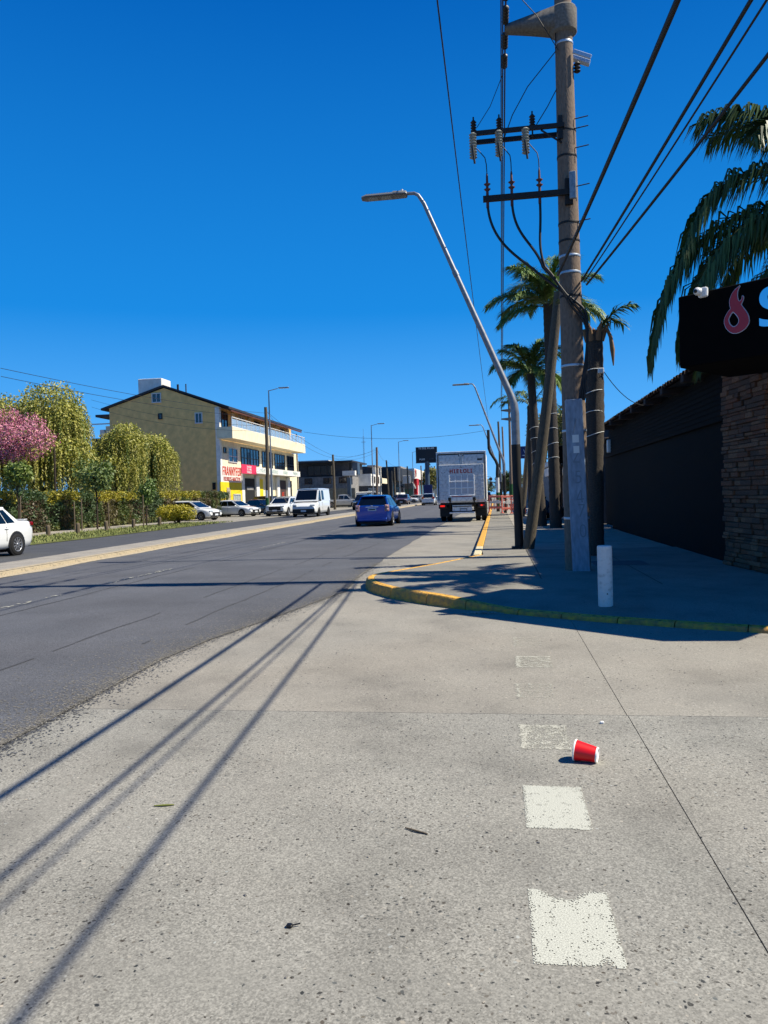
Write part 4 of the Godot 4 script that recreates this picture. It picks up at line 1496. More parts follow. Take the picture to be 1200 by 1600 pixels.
func right_palms() -> void:
	rng.seed = 61
	# cut-back palm beside the concrete pole
	var p := palm(V(1.92, 0.14, -15.2), "trimmed palm with ragged brown stump of old fronds beside the concrete pole", [V(-0.03, 0, 0), V(0, 1.2, 0), V(0.0, 2.4, 0), V(0.03, 3.3, 0), V(0.04, 4.35, 0)], [0.16, 0.145, 0.15, 0.185, 0.165, 0.16], [[0.3, 1.0, 0.85, 1.3, 0.3, 40, 0.4], [-0.5, 0.75, 0.7, 1.6, 0.28, 34, 0.45], [2.6, 1.1, 0.9, 1.3, 0.3, 36, 0.4]], Color(0.06, 0.11, 0.03), Color(0.12, 0.18, 0.05), [[0.0, 3.55, 0.2, 0.182], [0.0, 3.15, 0.9, 0.185], [0.0, 2.75, 0.1, 0.182], [0.0, 2.35, 1.4, 0.178]])
	for k in 7:
		var a := k * 0.9 + 0.3
		var b := B.new()
		var q := V(0.04 + cos(a) * 0.13, 4.15, sin(a) * 0.13)
		b.tube([q, q + V(cos(a) * 0.08, 0.22, sin(a) * 0.08), q + V(cos(a) * 0.16, rng.randf_range(0.2, 0.34), sin(a) * 0.16)], [0.06, 0.045, 0.012], 6)
		part(p, "frond_stub", b, M.dead_frond)
	var df := B.new()
	df.tube([V(0.14, 4.3, 0.05), V(0.26, 4.38, 0.08), V(0.33, 4.2, 0.1), V(0.36, 3.95, 0.1), V(0.37, 3.65, 0.1)], [0.04, 0.04, 0.035, 0.045, 0.01], 6)
	part(p, "dead_frond", df, M.dead_frond)
	part(p, "junction_box", one_box(V(0.12, 3.55, 0.2), V(0.11, 0.1, 0.07), 0.01), M.white_plastic)
	# two palms further along the pavement
	var fr := []
	for k in 22:
		fr.append([k * TAU / 22 + rng.randf_range(-0.2, 0.2), rng.randf_range(0.0, 1.45), rng.randf_range(1.5, 2.2), rng.randf_range(1.0, 2.0), rng.randf_range(0.42, 0.6), 130, 0.38])
	palm(V(2.02, 0.14, -26.8), "tall leafy palm on the pavement, ringed by a string of lights", [V(0, 0, 0), V(-0.03, 3, 0), V(-0.1, 7.7, 0)], [0.21, 0.18, 0.17, 0.15], fr, Color(0.09, 0.15, 0.04), Color(0.22, 0.31, 0.09), [[-0.02, 2.4, 0.3, 0.19], [-0.03, 2.9, 1.0, 0.187], [-0.04, 3.4, 0.0, 0.185], [-0.05, 3.9, 0.7, 0.182]])
	fr = []
	for k in 18:
		fr.append([k * TAU / 18 + rng.randf_range(-0.2, 0.2), rng.randf_range(-0.1, 1.4), rng.randf_range(1.2, 1.7), rng.randf_range(1.0, 2.2), rng.randf_range(0.4, 0.55), 120, 0.38])
	palm(V(1.62, 0.14, -28.4), "shorter palm by the rubbish bags with light rings on trunk", [V(0.02, 0, 0), V(-0.1, 2.5, 0), V(-0.25, 5.6, 0)], [0.19, 0.165, 0.155, 0.14], fr, Color(0.09, 0.15, 0.04), Color(0.22, 0.31, 0.09), [[-0.1, 2.3, 0.3, 0.175], [-0.12, 2.75, 1.0, 0.173], [-0.15, 3.2, 0.0, 0.17], [-0.17, 3.6, 0.7, 0.168]])
	fr = []
	for k in 9:
		fr.append([k * TAU / 9 + rng.randf_range(-0.2, 0.2), rng.randf_range(0.2, 1.2), rng.randf_range(1.3, 1.8), 1.6, 0.38, 40, 0.5])
	palm(V(1.5, 0.14, -33.5), "slim palm behind the rubbish bags", [V(0, 0, 0), V(0.02, 2.5, 0), V(0.05, 5.0, 0)], [0.15, 0.13, 0.12], fr, Color(0.055, 0.10, 0.028), Color(0.12, 0.19, 0.055), [])
	# big palm behind the sign
	rng.seed = 64
	fr = [[PI + 0.02, 0.30, 3.7, 3.0, 0.66, 190, 0.86], [PI - 0.2, 0.12, 3.3, 2.7, 0.62, 180, 0.85], [PI + 0.3, 0.05, 2.9, 2.2, 0.6, 180, 0.84], [PI - 0.12, 0.62, 2.7, 2.6, 0.6, 180, 0.75], [PI - 0.1, 1.15, 2.5, 1.9, 0.55, 160, 0.66], [PI + 0.6, 1.2, 2.5, 1.8, 0.55, 160, 0.66], [PI - 0.75, 0.9, 2.6, 1.9, 0.55, 160, 0.7], [PI - 0.05, -0.65, 2.9, 0.7, 0.4, 90, 0.75]]
	for k in 10:
		fr.append([PI + 0.95 + k * 0.49 + rng.randf_range(-0.15, 0.15), rng.randf_range(-0.2, 1.3), rng.randf_range(2.2, 2.9), rng.randf_range(1.5, 2.4), rng.randf_range(0.45, 0.6), 130, 0.72])
	palm(V(4.9, 0.1, -11.6), "large palm with long drooping fronds rising behind the black box sign", [V(0, 0, 0), V(0.05, 2.8, 0), V(0, 5.2, 0)], [0.22, 0.19, 0.17], fr, Color(0.035, 0.065, 0.022), Color(0.085, 0.14, 0.04), [])

# ---- poles, lamps and cables -----------------------------------------------------

func sag(a: Vector3, d: Vector3, s: float, n := 24) -> Array:
	var r := []
	for k in n + 1:
		var u := float(k) / n
		r.append(a.lerp(d, u) - V(0, s * 4 * u * (1 - u), 0))
	return r


func cable(label: String, pts: Array, rad: float, group := "") -> void:
	var o := part(self, "overhead_cable", one_tube(pts, rad, 6), M.wire)
	tag(o, label, "cable", group)


func sheds(b: B, o: Vector3, h: float, r0: float, r1: float, n: int, bs := Basis()) -> void:
	var pr := [[0.001, 0.0]]
	for k in n:
		var y := h * k / n
		pr.append([r0, y])
		pr.append([r1, y + h / n * 0.35])
		pr.append([r1, y + h / n * 0.45])
		pr.append([r0, y + h / n * 0.75])
	pr.append([r0, h])
	pr.append([0.001, h])
	b.lathe(pr, 12, o, bs)


func main_pole() -> void:
	var root := thing("utility_pole", "thick concrete power pole with steel duct and crossarms on the corner pavement", "utility pole", V(1.27, 0.13, -12.48))
	var path := []
	var rad := []
	for k in 27:
		path.append(V(-0.035 * k / 26.0, 13.2 * k / 26.0, 0))
		rad.append(lerpf(0.205, 0.098, k / 26.0))
	part(root, "shaft", one_tube(path, rad, 22), M.pole_concrete)
	# steel duct over the cables
	var duct := part(root, "cable_duct", one_box(V(0.03, 1.36, 0.215), V(0.265, 2.72, 0.10), 0.012, ), M.duct)
	duct.rotation.z = 0.022
	duct.position.x = 0.0
	var ys := [1.82, 1.50, 1.19, 0.97, 0.65]
	for k in 5:
		text(duct, "marker_writing", "Z5470"[k], 0.20, 0.002, M.ink, V(0.03 + 0.012 * k, ys[k], 0.266), Basis(Vector3(0, 0, 1), 0.06 * (k % 3 - 1)), "Droid Sans", 400, 0.8)
	part(duct, "scribble", one_tube([V(0.03, 2.33, 0.267), V(0.055, 2.40, 0.267), V(0.035, 2.42, 0.267), V(0.025, 2.32, 0.267), V(0.0, 2.18, 0.267)], 0.005, 5), M.ink)
	part(duct, "sticker", one_box(V(0.03, 2.10, 0.266), V(0.10, 0.12, 0.004)), M.sticker)
	part(duct, "sticker", one_box(V(0.035, 1.93, 0.266), V(0.09, 0.11, 0.004)), M.sticker)
	for y in [0.83, 2.22, 3.25, 4.35, 4.72, 4.98, 5.22, 5.5, 6.55, 6.95, 8.32]:
		var r := lerpf(0.205, 0.098, y / 13.2) + 0.006
		var b := B.new()
		b.lathe([[r - 0.01, 0.0], [r, 0.004], [r, 0.036], [r - 0.01, 0.04]], 22, V(-0.035 * y / 13.2, y, 0))
		part(root, "clamp", b, M.galv if y in [0.83, 2.22, 3.25, 4.72, 4.98, 8.32] else M.steel_dark)
	for y in [5.5, 6.05, 6.65, 6.95, 7.1]:
		part(root, "clamp_bolt", one_tube([V(0.1, y + 0.02, 0.1), V(0.31, y + 0.05, 0.1)], 0.009, 5), M.steel_dark)
	# concrete bracket
	var br := B.new()
	br.lathe([[0.10, -0.22], [0.21, -0.20], [0.215, 0.14], [0.2, 0.17], [0.10, 0.17]], 22, V(-0.025, 8.72, 0))
	var rows := []
	for k in 8:
		var u := k / 7.0
		var x := lerpf(-0.1, -0.93, u)
		var hw := lerpf(0.165, 0.07, u)
		var yb := lerpf(8.52, 8.64, pow(u, 0.6))
		var yt := lerpf(8.89, 8.73, u)
		rows.append(PackedVector3Array([V(x, yb, hw), V(x, yt, hw), V(x, yt, -hw), V(x, yb, -hw)]))
	br.grid(rows, true)
	br.fan(rows[-1])
	part(root, "concrete_bracket", br, M.bracket_concrete)
	br = B.new()
	br.lathe([[0.10, -0.2], [0.19, -0.18], [0.19, 0.14], [0.10, 0.17]], 22, V(-0.027, 10.1, 0))
	br.box(V(-0.5, 10.08, 0), V(0.9, 0.14, 0.16))
	part(root, "concrete_bracket", br, M.bracket_concrete)
	br = B.new()
	br.lathe([[0.10, -0.2], [0.18, -0.18], [0.18, 0.14], [0.10, 0.17]], 22, V(-0.03, 11.4, 0))
	br.box(V(-0.5, 11.38, 0), V(0.9, 0.14, 0.16))
	part(root, "concrete_bracket", br, M.bracket_concrete)
	# first crossarm: two steel bars, three cut-outs and three arresters
	var arm := B.new()
	for s in [-1.0, 1.0]:
		arm.box(V(-0.79, 7.02, s * 0.155), V(1.45, 0.065, 0.05))
	arm.box(V(-0.12, 7.0, 0.0), V(0.07, 0.36, 0.30))
	arm.tube([V(-0.42, 6.98, 0.14), V(-0.1, 6.76, 0.12)], 0.016, 5)
	arm.box(V(-1.48, 7.02, 0), V(0.05, 0.05, 0.3))
	var ap := part(root, "crossarm", arm, M.steel_dark)
	for k in 3:
		var x: float = [-1.485, -1.08, -0.665][k]
		var b := B.new()
		sheds(b, V(x, 6.60, 0.215), 0.40, 0.035, 0.062, 9)
		part(ap, "cut_out_fuse", b, M.porcelain)
		part(ap, "fuse_tube", one_tube([V(x + 0.02, 6.50, 0.27), V(x - 0.01, 6.78, 0.30)], 0.018, 6), M.polymer)
		b = B.new()
		var xa: float = [-1.475, -1.065, -0.54][k]
		sheds(b, V(xa, 7.10, -0.05), 0.22, 0.03, 0.05, 5)
		b.tube([V(xa, 6.98, -0.05), V(xa, 7.38, -0.05)], 0.014, 6)
		part(ap, "surge_arrester", b, M.polymer)
	# second crossarm: cable ends
	arm = B.new()
	arm.box(V(-0.68, 5.94, 0.24), V(1.34, 0.085, 0.07))
	arm.box(V(-0.02, 5.96, 0.2), V(0.12, 0.4, 0.06))
	var a2 := part(root, "crossarm", arm, M.rust_black)
	for k in 3:
		var x: float = [-1.28, -0.90, -0.47][k]
		var b := B.new()
		b.tube([V(x, 5.80, 0.24), V(x, 6.12, 0.24), V(x, 6.30, 0.24), V(x, 6.36, 0.24)], [0.026, 0.022, 0.018, 0.006], 8)
		b.lathe([[0.02, 6.06], [0.055, 6.09], [0.02, 6.11], [0.02, 6.14], [0.055, 6.17], [0.02, 6.19]], 12, V(x, 0, 0.24))
		part(a2, "cable_end", b, M.brown_shed)
		var e := V(0.13 - k * 0.03, 4.15 - k * 0.05, 0.24)
		var c := Curve3D.new()
		c.add_point(V(x, 5.85, 0.24), Vector3.ZERO, V(0.02, -0.55, 0))
		c.add_point(V([-0.62, -0.45, -0.42][k], 4.80, 0.26), V(-0.26 if k == 0 else -0.12, 0.22 if k == 0 else 0.4, 0), V(0.2, -0.2, 0))
		c.add_point(e, V(-0.16, 0.16, 0), V(0.1, -0.12, 0))
		c.add_point(V(0.20, 3.6, 0.20), V(0.02, 0.25, 0), V(-0.01, -0.3, 0))
		c.add_point(V(0.13 - k * 0.035, 2.70, 0.22), V(0.04, 0.3, 0), V(0, -0.1, 0))
		c.bake_interval = 0.06
		part(root, "power_cable", one_tube(Array(c.get_baked_points()), 0.021, 8), M.rubber)
	for k in 3:
		var xa: float = [-1.45, -1.05, -0.64][k]
		var xb: float = [-1.28, -0.90, -0.47][k]
		var c := Curve3D.new()
		c.add_point(V(xa + 0.03, 6.72, 0.27), Vector3.ZERO, V(0.12, -0.05, 0))
		c.add_point(V(xb, 6.36, 0.24), V(0.0, 0.16, 0), Vector3.ZERO)
		part(root, "jumper_wire", one_tube(Array(c.get_baked_points()), 0.008, 5), M.wire)
	part(root, "jumper_wire", one_tube([V(-0.15, 8.6, 0.05), V(-0.16, 8.2, 0.1), V(-0.6, 7.75, 0.0), V(-0.85, 7.35, -0.05), V(-0.98, 7.02, -0.05)], 0.008, 5), M.wire)
	part(root, "jumper_wire", one_tube([V(-0.12, 7.7, 0.05), V(-0.3, 7.4, 0.0), V(-0.5, 7.12, -0.05)], 0.008, 5), M.wire)
	part(root, "jumper_wire", one_tube([V(-0.98, 8.0, 0.0), V(-1.2, 7.5, 0.0), V(-1.42, 7.2, -0.03)], 0.006, 5), M.wire)
	part(root, "jumper_wire", one_tube([V(-0.85, 9.3, 0.1), V(-0.45, 8.7, 0.25), V(-0.12, 8.2, 0.12)], 0.007, 5), M.wire)
	# galvanised arm on the far side
	var b2 := B.new()
	b2.cbox(V(0.24, 8.10, -0.06), V(0.30, 0.07, 0.10), 0.008, Basis(Vector3(0, 0, 1), -0.42))
	b2.cbox(V(0.24, 8.10, 0.12), V(0.30, 0.07, 0.03), 0.008, Basis(Vector3(0, 0, 1), -0.42))
	part(root, "galvanised_arm", b2, M.galv)
	b2 = B.new()
	sheds(b2, V(0.17, 7.87, 0.03), 0.16, 0.03, 0.055, 3)
	part(root, "arm_insulator", b2, M.polymer)
	part(root, "control_box", one_box(V(0.03, 6.02, 0.30), V(0.1, 0.42, 0.05), 0.008), M.zinc)


func street_lamp(label: String, base: Vector3, el: float, top: Vector2, head_len: float, rad: float, detail: bool, group: String) -> void:
	# a vertical foot that bends towards the road, then a luminaire
	var root := thing("street_lamp", label, "street lamp", base, 0, group)
	var c := [V(0, 0, 0), V(-0.02, el - 0.25, 0), V(-0.04, el - 0.05, 0), V(-0.09, el + 0.12, 0), V(-0.16, el + 0.3, 0)]
	var dir := (V(top.x, top.y, 0) - V(-0.16, el + 0.3, 0)).normalized()
	c.append(V(top.x, top.y, 0) - dir * 0.25)
	c.append(V(top.x - 0.03, top.y - 0.03, 0))
	c.append(V(top.x - 0.12, top.y + 0.02, 0))
	c.append(V(top.x - 0.28, top.y + 0.025, 0))
	part(root, "pole", one_tube(c, [rad, rad * 0.98, rad * 0.95, rad * 0.85, rad * 0.8, rad * 0.48, rad * 0.42, rad * 0.4, rad * 0.38], 14), M.lamp_steel)
	part(root, "black_foot", one_tube([V(0, 0.0, 0), V(-0.02, 2.35, 0)], rad + 0.006, 14), M.black_paint)
	for u in [0.3, 0.62]:
		var p: Vector3 = c[4].lerp(c[5], u)
		part(root, "sleeve", one_tube([p - dir * 0.06, p + dir * 0.06], rad * 0.72, 12), M.lamp_steel)
	if detail:
		part(root, "foot_collar", one_box(V(0, 0.03, 0), V(0.34, 0.06, 0.34), 0.01), M.black_paint)
	var hx := top.x - 0.28
	var b := B.new()
	var rows := []
	for q in [[0.0, 0.05, 0.05], [0.03, 0.11, 0.07], [head_len * 0.3, 0.13, 0.075], [head_len * 0.32, 0.13, 0.05], [head_len * 0.9, 0.13, 0.045], [head_len, 0.07, 0.03]]:
		rows.append(PackedVector3Array([V(hx - q[0], top.y - 0.03, q[1]), V(hx - q[0], top.y + q[2], q[1] * 0.8), V(hx - q[0], top.y + q[2], -q[1] * 0.8), V(hx - q[0], top.y - 0.03, -q[1])]))
	b.grid(rows, true)
	b.fan(rows[-1])
	var hd := part(root, "luminaire", b, M.lamp_head)
	if detail:
		for k in 2:
			part(hd, "led_panel", one_box(V(hx - head_len * (0.45 + 0.3 * k), top.y - 0.033, 0), V(head_len * 0.22, 0.012, 0.2), 0.003), M.lamp_lens)
		b = B.new()
		for k in 16:
			b.box(V(hx - head_len * (0.34 + 0.036 * k), top.y + 0.055, 0), V(0.008, 0.03, 0.2))
		part(hd, "cooling_fins", b, M.lamp_head)
		part(hd, "photocell", one_tube([V(hx - 0.12, top.y + 0.06, 0), V(hx - 0.12, top.y + 0.13, 0)], 0.03, 8), M.white_plastic)


func tall_lamp(label: String, base: Vector3, h: float, arm := 1.3) -> void:
	var root := thing("street_lamp", label, "street lamp", base, 0, "tall lamps along the far pavement")
	part(root, "pole", one_tube([V(0, 0, 0), V(0, h * 0.4, 0), V(0, h * 0.42, 0), V(0, h, 0)], [0.1, 0.09, 0.07, 0.05], 8), M.lamp_steel)
	part(root, "arm", one_tube([V(0, h - 0.05, 0), V(arm * 0.6, h + 0.12, 0)], 0.035, 6), M.lamp_steel)
	part(root, "luminaire", one_box(V(arm, h + 0.16, 0), V(0.95, 0.1, 0.3), 0.03), M.lamp_steel)


func wood_pole(label: String, base: Vector3, top: Vector3, r0: float, r1: float, m: Material, painted := false, cat := "utility pole") -> Node3D:
	var root := thing("wooden_pole", label, cat, base, 0)
	var d := top - base
	var pts := []
	var rr := []
	for k in 9:
		var u := k / 8.0
		pts.append(d * u + V(0.03 * sin(u * PI), 0, 0) * (d.length() / 6.0))
		rr.append(lerpf(r0, r1, u))
	part(root, "shaft", one_tube(pts, rr, 12), m)
	if painted:
		part(root, "green_band", one_tube([d * 0.02, d * 0.17], r0 + 0.008, 12), M.green_paint)
		part(root, "white_band", one_tube([d * 0.172, d * 0.24], r0 + 0.006, 12), M.sticker)
	return root


func utility_lines() -> void:
	main_pole()
	street_lamp("bent grey lamp post with black foot, leaning over the road by the timber pole", V(0.49, 0.14, -17.35), 3.3, Vector2(-2.03, 8.12), 1.05, 0.095, true, "")
	street_lamp("bent lamp post near the red and white barriers", V(0.55, 0.14, -48.0), 3.3, Vector2(-1.75, 8.12), 1.05, 0.095, false, "")
	street_lamp("bent lamp post beyond the three armed concrete pole", V(0.55, 0.14, -77.0), 3.3, Vector2(-1.75, 8.12), 1.05, 0.095, false, "")
	wood_pole("leaning weathered timber pole crossing behind the bent lamp post", V(0.68, 0.14, -17.2), V(1.47, 5.75, -17.05), 0.13, 0.10, M.wood_pole)
	wood_pole("short brown timber pole standing behind the leaning timber pole", V(1.3, 0.14, -40.0), V(1.88, 5.8, -40.0), 0.15, 0.12, M.wood_pole)
	# old bent steel pole
	var bp := thing("bent_steel_pole", "rusty steel pole kinked at half height beside the truck", "pole", V(0.12, 0.14, -52.0))
	part(bp, "shaft", one_tube([V(0, 0, 0), V(0.0, 2.6, 0), V(0.03, 3.15, 0), V(-0.08, 3.45, 0), V(-0.42, 4.0, 0), V(-0.52, 4.3, 0), V(-0.53, 5.55, 0)], [0.12, 0.115, 0.11, 0.105, 0.1, 0.1, 0.1], 10), M.rust_black)
	part(bp, "green_band", one_tube([V(0, 0.2, 0), V(0, 1.3, 0)], 0.126, 10), M.green_paint)
	part(bp, "white_band", one_tube([V(0, 1.302, 0), V(0.0, 2.3, 0)], 0.124, 10), M.sticker)
	# three armed pole
	var tp := thing("utility_pole", "slim concrete power pole with three short arms far down the pavement", "utility pole", V(1.68, 0.14, -85.0))
	part(tp, "shaft", one_tube([V(0, 0, 0), V(0, 11.6, 0)], [0.2, 0.12], 12), M.pole_concrete)
	part(tp, "green_band", one_tube([V(0, 0.9, 0), V(0, 2.2, 0)], 0.215, 12), M.green_paint)
	part(tp, "white_band", one_tube([V(0, 0.2, 0), V(0, 0.898, 0)], 0.215, 12), M.sticker)
	for y in [11.2, 10.3, 9.35]:
		var b := B.new()
		b.prism(PackedVector2Array([Vector2(0.2, y - 0.2), Vector2(0.2, y + 0.18), Vector2(-0.9, y + 0.1), Vector2(-0.9, y - 0.02)]), -0.14, 0.14)
		part(tp, "concrete_bracket", b, M.bracket_concrete)
	wood_pole("far timber pole with green foot, behind the second lamp post", V(0.55, 0.14, -95), V(0.5, 10.2, -95), 0.16, 0.12, M.wood_pole, true)
	wood_pole("far thin pole with two short arms", V(1.2, 0.14, -112), V(1.15, 11.0, -112), 0.16, 0.12, M.pole_concrete)
	wood_pole("distant timber pole near the end of the pavement", V(1.4, 0.14, -135), V(1.4, 10.5, -135), 0.16, 0.12, M.wood_pole)
	# far side lamps and poles
	tall_lamp("tall thin lamp post standing in front of the yellow shop corner", V(-19.9, 0, -66), 11.2, 1.4)
	tall_lamp("tall lamp post standing beyond the white van", V(-16.2, 0, -100), 10.9)
	tall_lamp("tall lamp post beside the dark showroom", V(-16.4, 0, -130), 10.7)
	tall_lamp("tall lamp post left of the big billboard", V(-17.6, 0, -163), 10.7)
	tall_lamp("tall lamp post in front of the big billboard", V(-15.2, 0, -166), 10.7)
	wood_pole("pale timber pole with green foot in front of the yellow shop corner", V(-19.1, 0, -62), V(-19.0, 9.2, -62), 0.17, 0.13, M.wood_pole, true)
	wood_pole("timber pole standing behind the white van", V(-18.9, 0, -88), V(-18.95, 6.5, -88), 0.16, 0.12, M.wood_pole)
	wood_pole("thick pale pole beside the lamp post beyond the van", V(-17.35, 0, -110), V(-17.1, 8.6, -110), 0.19, 0.15, M.pole_concrete)
	wood_pole("timber pole in front of the dark showroom", V(-18.3, 0, -130), V(-18.6, 7.6, -130), 0.17, 0.13, M.wood_pole)
	wood_pole("short timber pole right of the dark showroom", V(-18.6, 0, -140), V(-18.6, 6.7, -140), 0.17, 0.13, M.wood_pole)
	wood_pole("timber pole in front of the red entrance", V(-17.3, 0, -150), V(-17.3, 7.2, -150), 0.18, 0.14, M.wood_pole)
	wood_pole("timber pole standing left of the billboard column", V(-17.0, 0, -175), V(-17.0, 8.2, -175), 0.18, 0.14, M.wood_pole)
	var an := thing("radio_mast", "thin lattice radio mast rising behind the low shops", "mast", V(-34.6, 0, -200))
	for s in [-1.0, 1.0]:
		part(an, "mast_leg", one_tube([V(s * 0.15, 0, 0), V(s * 0.12, 17.5, 0)], 0.04, 5), M.lamp_steel)
	var br := B.new()
	for k in 34:
		br.tube([V(-0.15 if k % 2 else 0.15, k * 0.5, 0), V(0.15 if k % 2 else -0.15, k * 0.5 + 0.5, 0)], 0.02, 4)
	br.tube([V(-0.6, 16.0, 0), V(0.6, 16.0, 0)], 0.05, 4)
	br.tube([V(0, 17.3, 0), V(0, 19.5, 0)], 0.03, 4)
	part(an, "lattice", br, M.lamp_steel)
	# cables from the concrete pole to the next one behind the viewer
	cable("thick black cable bundle from the concrete pole over the street mouth", sag(V(1.06, 4.84, -12.4), V(1.9, 5.35, 18), 0.5, 40), 0.024)
	cable("black cable from the pole, just right of the thick bundle", sag(V(1.42, 4.72, -12.4), V(3.0, 5.6, 20), 0.4, 40), 0.016)
	cable("thin wire running between the two black cables at the pole", sag(V(1.46, 4.70, -12.4), V(3.3, 5.6, 20), 0.4, 40), 0.009)
	cable("black cable furthest towards the black building", sag(V(1.5, 4.66, -12.4), V(4.7, 5.95, 20), 0.4, 40), 0.016)
	cable("short wire from the trimmed palm to the black eaves", sag(V(2.1, 3.68, -15.05), V(3.6, 3.3, -17.2), 0.32, 16), 0.008)
	# power lines along the street
	for k in 3:
		var y: float = [8.85, 10.2, 11.5][k]
		var yf: float = [9.42, 10.4, 11.3][k]
		cable("power line from the %s bracket of the corner pole down the street" % ["lowest", "middle", "topmost"][k], sag(V(0.34, y, -12.5), V(0.78, yf, -85), 1.0, 40), 0.014, "power lines over the kerb")
		cable("power line from the %s bracket of the corner pole over the street mouth" % ["lowest", "middle", "topmost"][k], sag(V(0.34, y, -12.5), V(0.34, y, 22), 0.6, 24), 0.014, "power lines over the street mouth")
		for s in [-1.0, 1.0]:
			var b := B.new()
			sheds(b, V(0.34, y, -12.5 + s * 0.15), 0.42, 0.03, 0.055, 5, Basis(Vector3(1, 0, 0), s * PI / 2 + 0.03))
			sheds(b, V(0.34, y - 0.01, -12.5 + s * 0.75), 0.38, 0.03, 0.055, 5, Basis(Vector3(1, 0, 0), s * PI / 2 + 0.03))
			var o := part(self, "strain_insulator", b, M.polymer)
			tag(o, "dark insulator string on the %s bracket tip, on the side %s" % [["lowest", "middle", "topmost"][k], "of the street mouth" if s > 0 else "towards the truck"], "insulator", "strain insulators on the brackets")
	cable("thin black wire strung between the lamp posts above the road", sag(V(-0.72, 9.4, 6), V(-0.62, 9.4, -85), 0.5, 40), 0.013)
	cable("wire sagging across the street far off", sag(V(-28.0, 11.3, -110), V(-1.1, 10.4, -110), 1.1, 30), 0.022)
	var lw := [[V(-20.9, 7.4, -30), V(-19.0, 8.7, -62), 0.25], [V(-20.9, 7.05, -30), V(-19.0, 8.35, -62), 0.3], [V(-38.6, 11.6, -69), V(-19.0, 7.6, -62), 0.5], [V(-38.6, 10.9, -69), V(-19.0, 7.2, -62), 0.6], [V(-19.0, 8.9, -62), V(-18.95, 6.4, -88), 0.4], [V(-19.0, 8.5, -62), V(-18.95, 6.1, -88), 0.6], [V(-18.95, 6.4, -88), V(-17.1, 8.5, -110), 0.6], [V(-18.95, 6.1, -88), V(-17.1, 8.0, -110), 0.6], [V(-17.1, 8.5, -110), V(-18.6, 7.5, -130), 0.6], [V(-18.6, 7.5, -130), V(-17.3, 7.1, -150), 0.6], [V(-19.0, 9.0, -62), V(-28, 9.5, -110), 0.9], [V(-17.1, 8.2, -110), V(-30.6, 7.0, -112), 0.6]]
	var ll := ["sagging wire over the willows to the pale timber pole, upper one", "sagging wire over the willows to the pale timber pole, lower one", "wire crossing the tan gable wall, upper one", "wire crossing the tan gable wall, lower one", "upper wire between the pale timber pole and the pole behind the van", "lower wire between the pale timber pole and the pole behind the van", "upper wire from the pole behind the van to the thick pale pole", "lower wire from the pole behind the van to the thick pale pole", "wire from the thick pale pole to the showroom pole", "wire from the showroom pole to the red entrance pole", "long wire passing the end of the white balcony", "wire from the thick pale pole to the grey building"]
	for k in lw.size():
		cable(ll[k], sag(lw[k][0], lw[k][1], lw[k][2], 24), 0.012)

# ---- planting on the far side -------------------------------------------------------

func rdir() -> Vector3:
	var z := rng.randf_range(-1, 1)
	var a := rng.randf() * TAU
	var r := sqrt(1 - z * z)
	return V(r * cos(a), z, r * sin(a))


# hanging shoots from the outside of lobes given as [centre, radius, height, drop]
func willow(at: Vector3, label: String, lobes: Array, limbs: Array, dens: float) -> void:
	var root := thing("willow_tree", label, "tree", at)
	var tb := B.new()
	for l in limbs:
		tb.tube(l[0], l[1], 8)
	part(root, "trunk", tb, M.bark_dark)
	var b := B.new()
	for lb in lobes:
		var c: Vector3 = lb[0]
		var n := int(dens * lb[1] * lb[1] * 84)
		for k in n:
			var d := rdir()
			d.y = absf(d.y) * 0.95 + 0.02
			var p := c + V(d.x * lb[1], d.y * lb[2], d.z * lb[1]) * (rng.randf_range(0.55, 1.06) if rng.randf() < 0.85 else rng.randf_range(0.2, 0.6))
			var dir := V(d.x, 0.35, d.z).normalized()
			var ln: float = lb[3] * rng.randf_range(0.35, 1.0) * (1.15 - d.y * 0.55)
			var s := 0.0
			var gold := rng.randf()
			var sway := V(rng.randf_range(-0.09, 0.09), 0, rng.randf_range(-0.09, 0.09))
			while s < ln:
				dir = (dir + V(0, -0.55, 0) + sway * 0.3).normalized()
				p += dir * 0.13
				s += 0.13
				for q in 2:
					var sd := (rdir() * 0.75 + dir * -0.1).normalized()
					var ld := (dir * 0.8 + sd * 0.55).normalized()
					var w := ld.cross(rdir()).normalized()
					b.col = Color(0.22, 0.235, 0.045).lerp(Color(0.42, 0.375, 0.08), clampf(gold * 0.8 + rng.randf_range(-0.1, 0.2), 0, 1))
					if gold < 0.2:
						b.col = Color(0.15, 0.20, 0.04)
					b.leaf(p, ld, w, rng.randf_range(0.14, 0.26), 0.06)
	# young shoots that round off the top of each lobe
	for lb in lobes:
		leafy(b, lb[0] + V(0, lb[2] * 0.35, 0), V(lb[1] * 0.98, lb[2] * 0.72, lb[1] * 0.98), int(lb[1] * lb[1] * 620 * dens), 0.19, Color(0.24, 0.26, 0.05), Color(0.42, 0.39, 0.085), 0.45)
	part(root, "crown", b, M.leaves)


func leafy(b: B, c: Vector3, r: Vector3, n: int, size: float, c0: Color, c1: Color, shell := 0.6) -> void:
	for k in n:
		var d := rdir()
		var q := pow(rng.randf(), 0.33) if rng.randf() > shell else rng.randf_range(0.82, 1.08)
		var bump := 1.0 + 0.28 * patch.get_noise_3d(d.x * 40 + c.x * 9, d.y * 40, d.z * 40 + c.z * 9)
		var p := c + V(d.x * r.x, d.y * r.y, d.z * r.z) * q * bump
		var ld := (rdir() + V(0, -0.25, 0) + d * 0.4).normalized()
		var w := ld.cross((rdir() * 0.8 + d).normalized())
		if w.length() < 0.05:
			continue
		b.col = c0.lerp(c1, rng.randf())
		b.leaf(p, ld, w.normalized(), size * rng.randf_range(0.7, 1.3), size * rng.randf_range(0.4, 0.7))


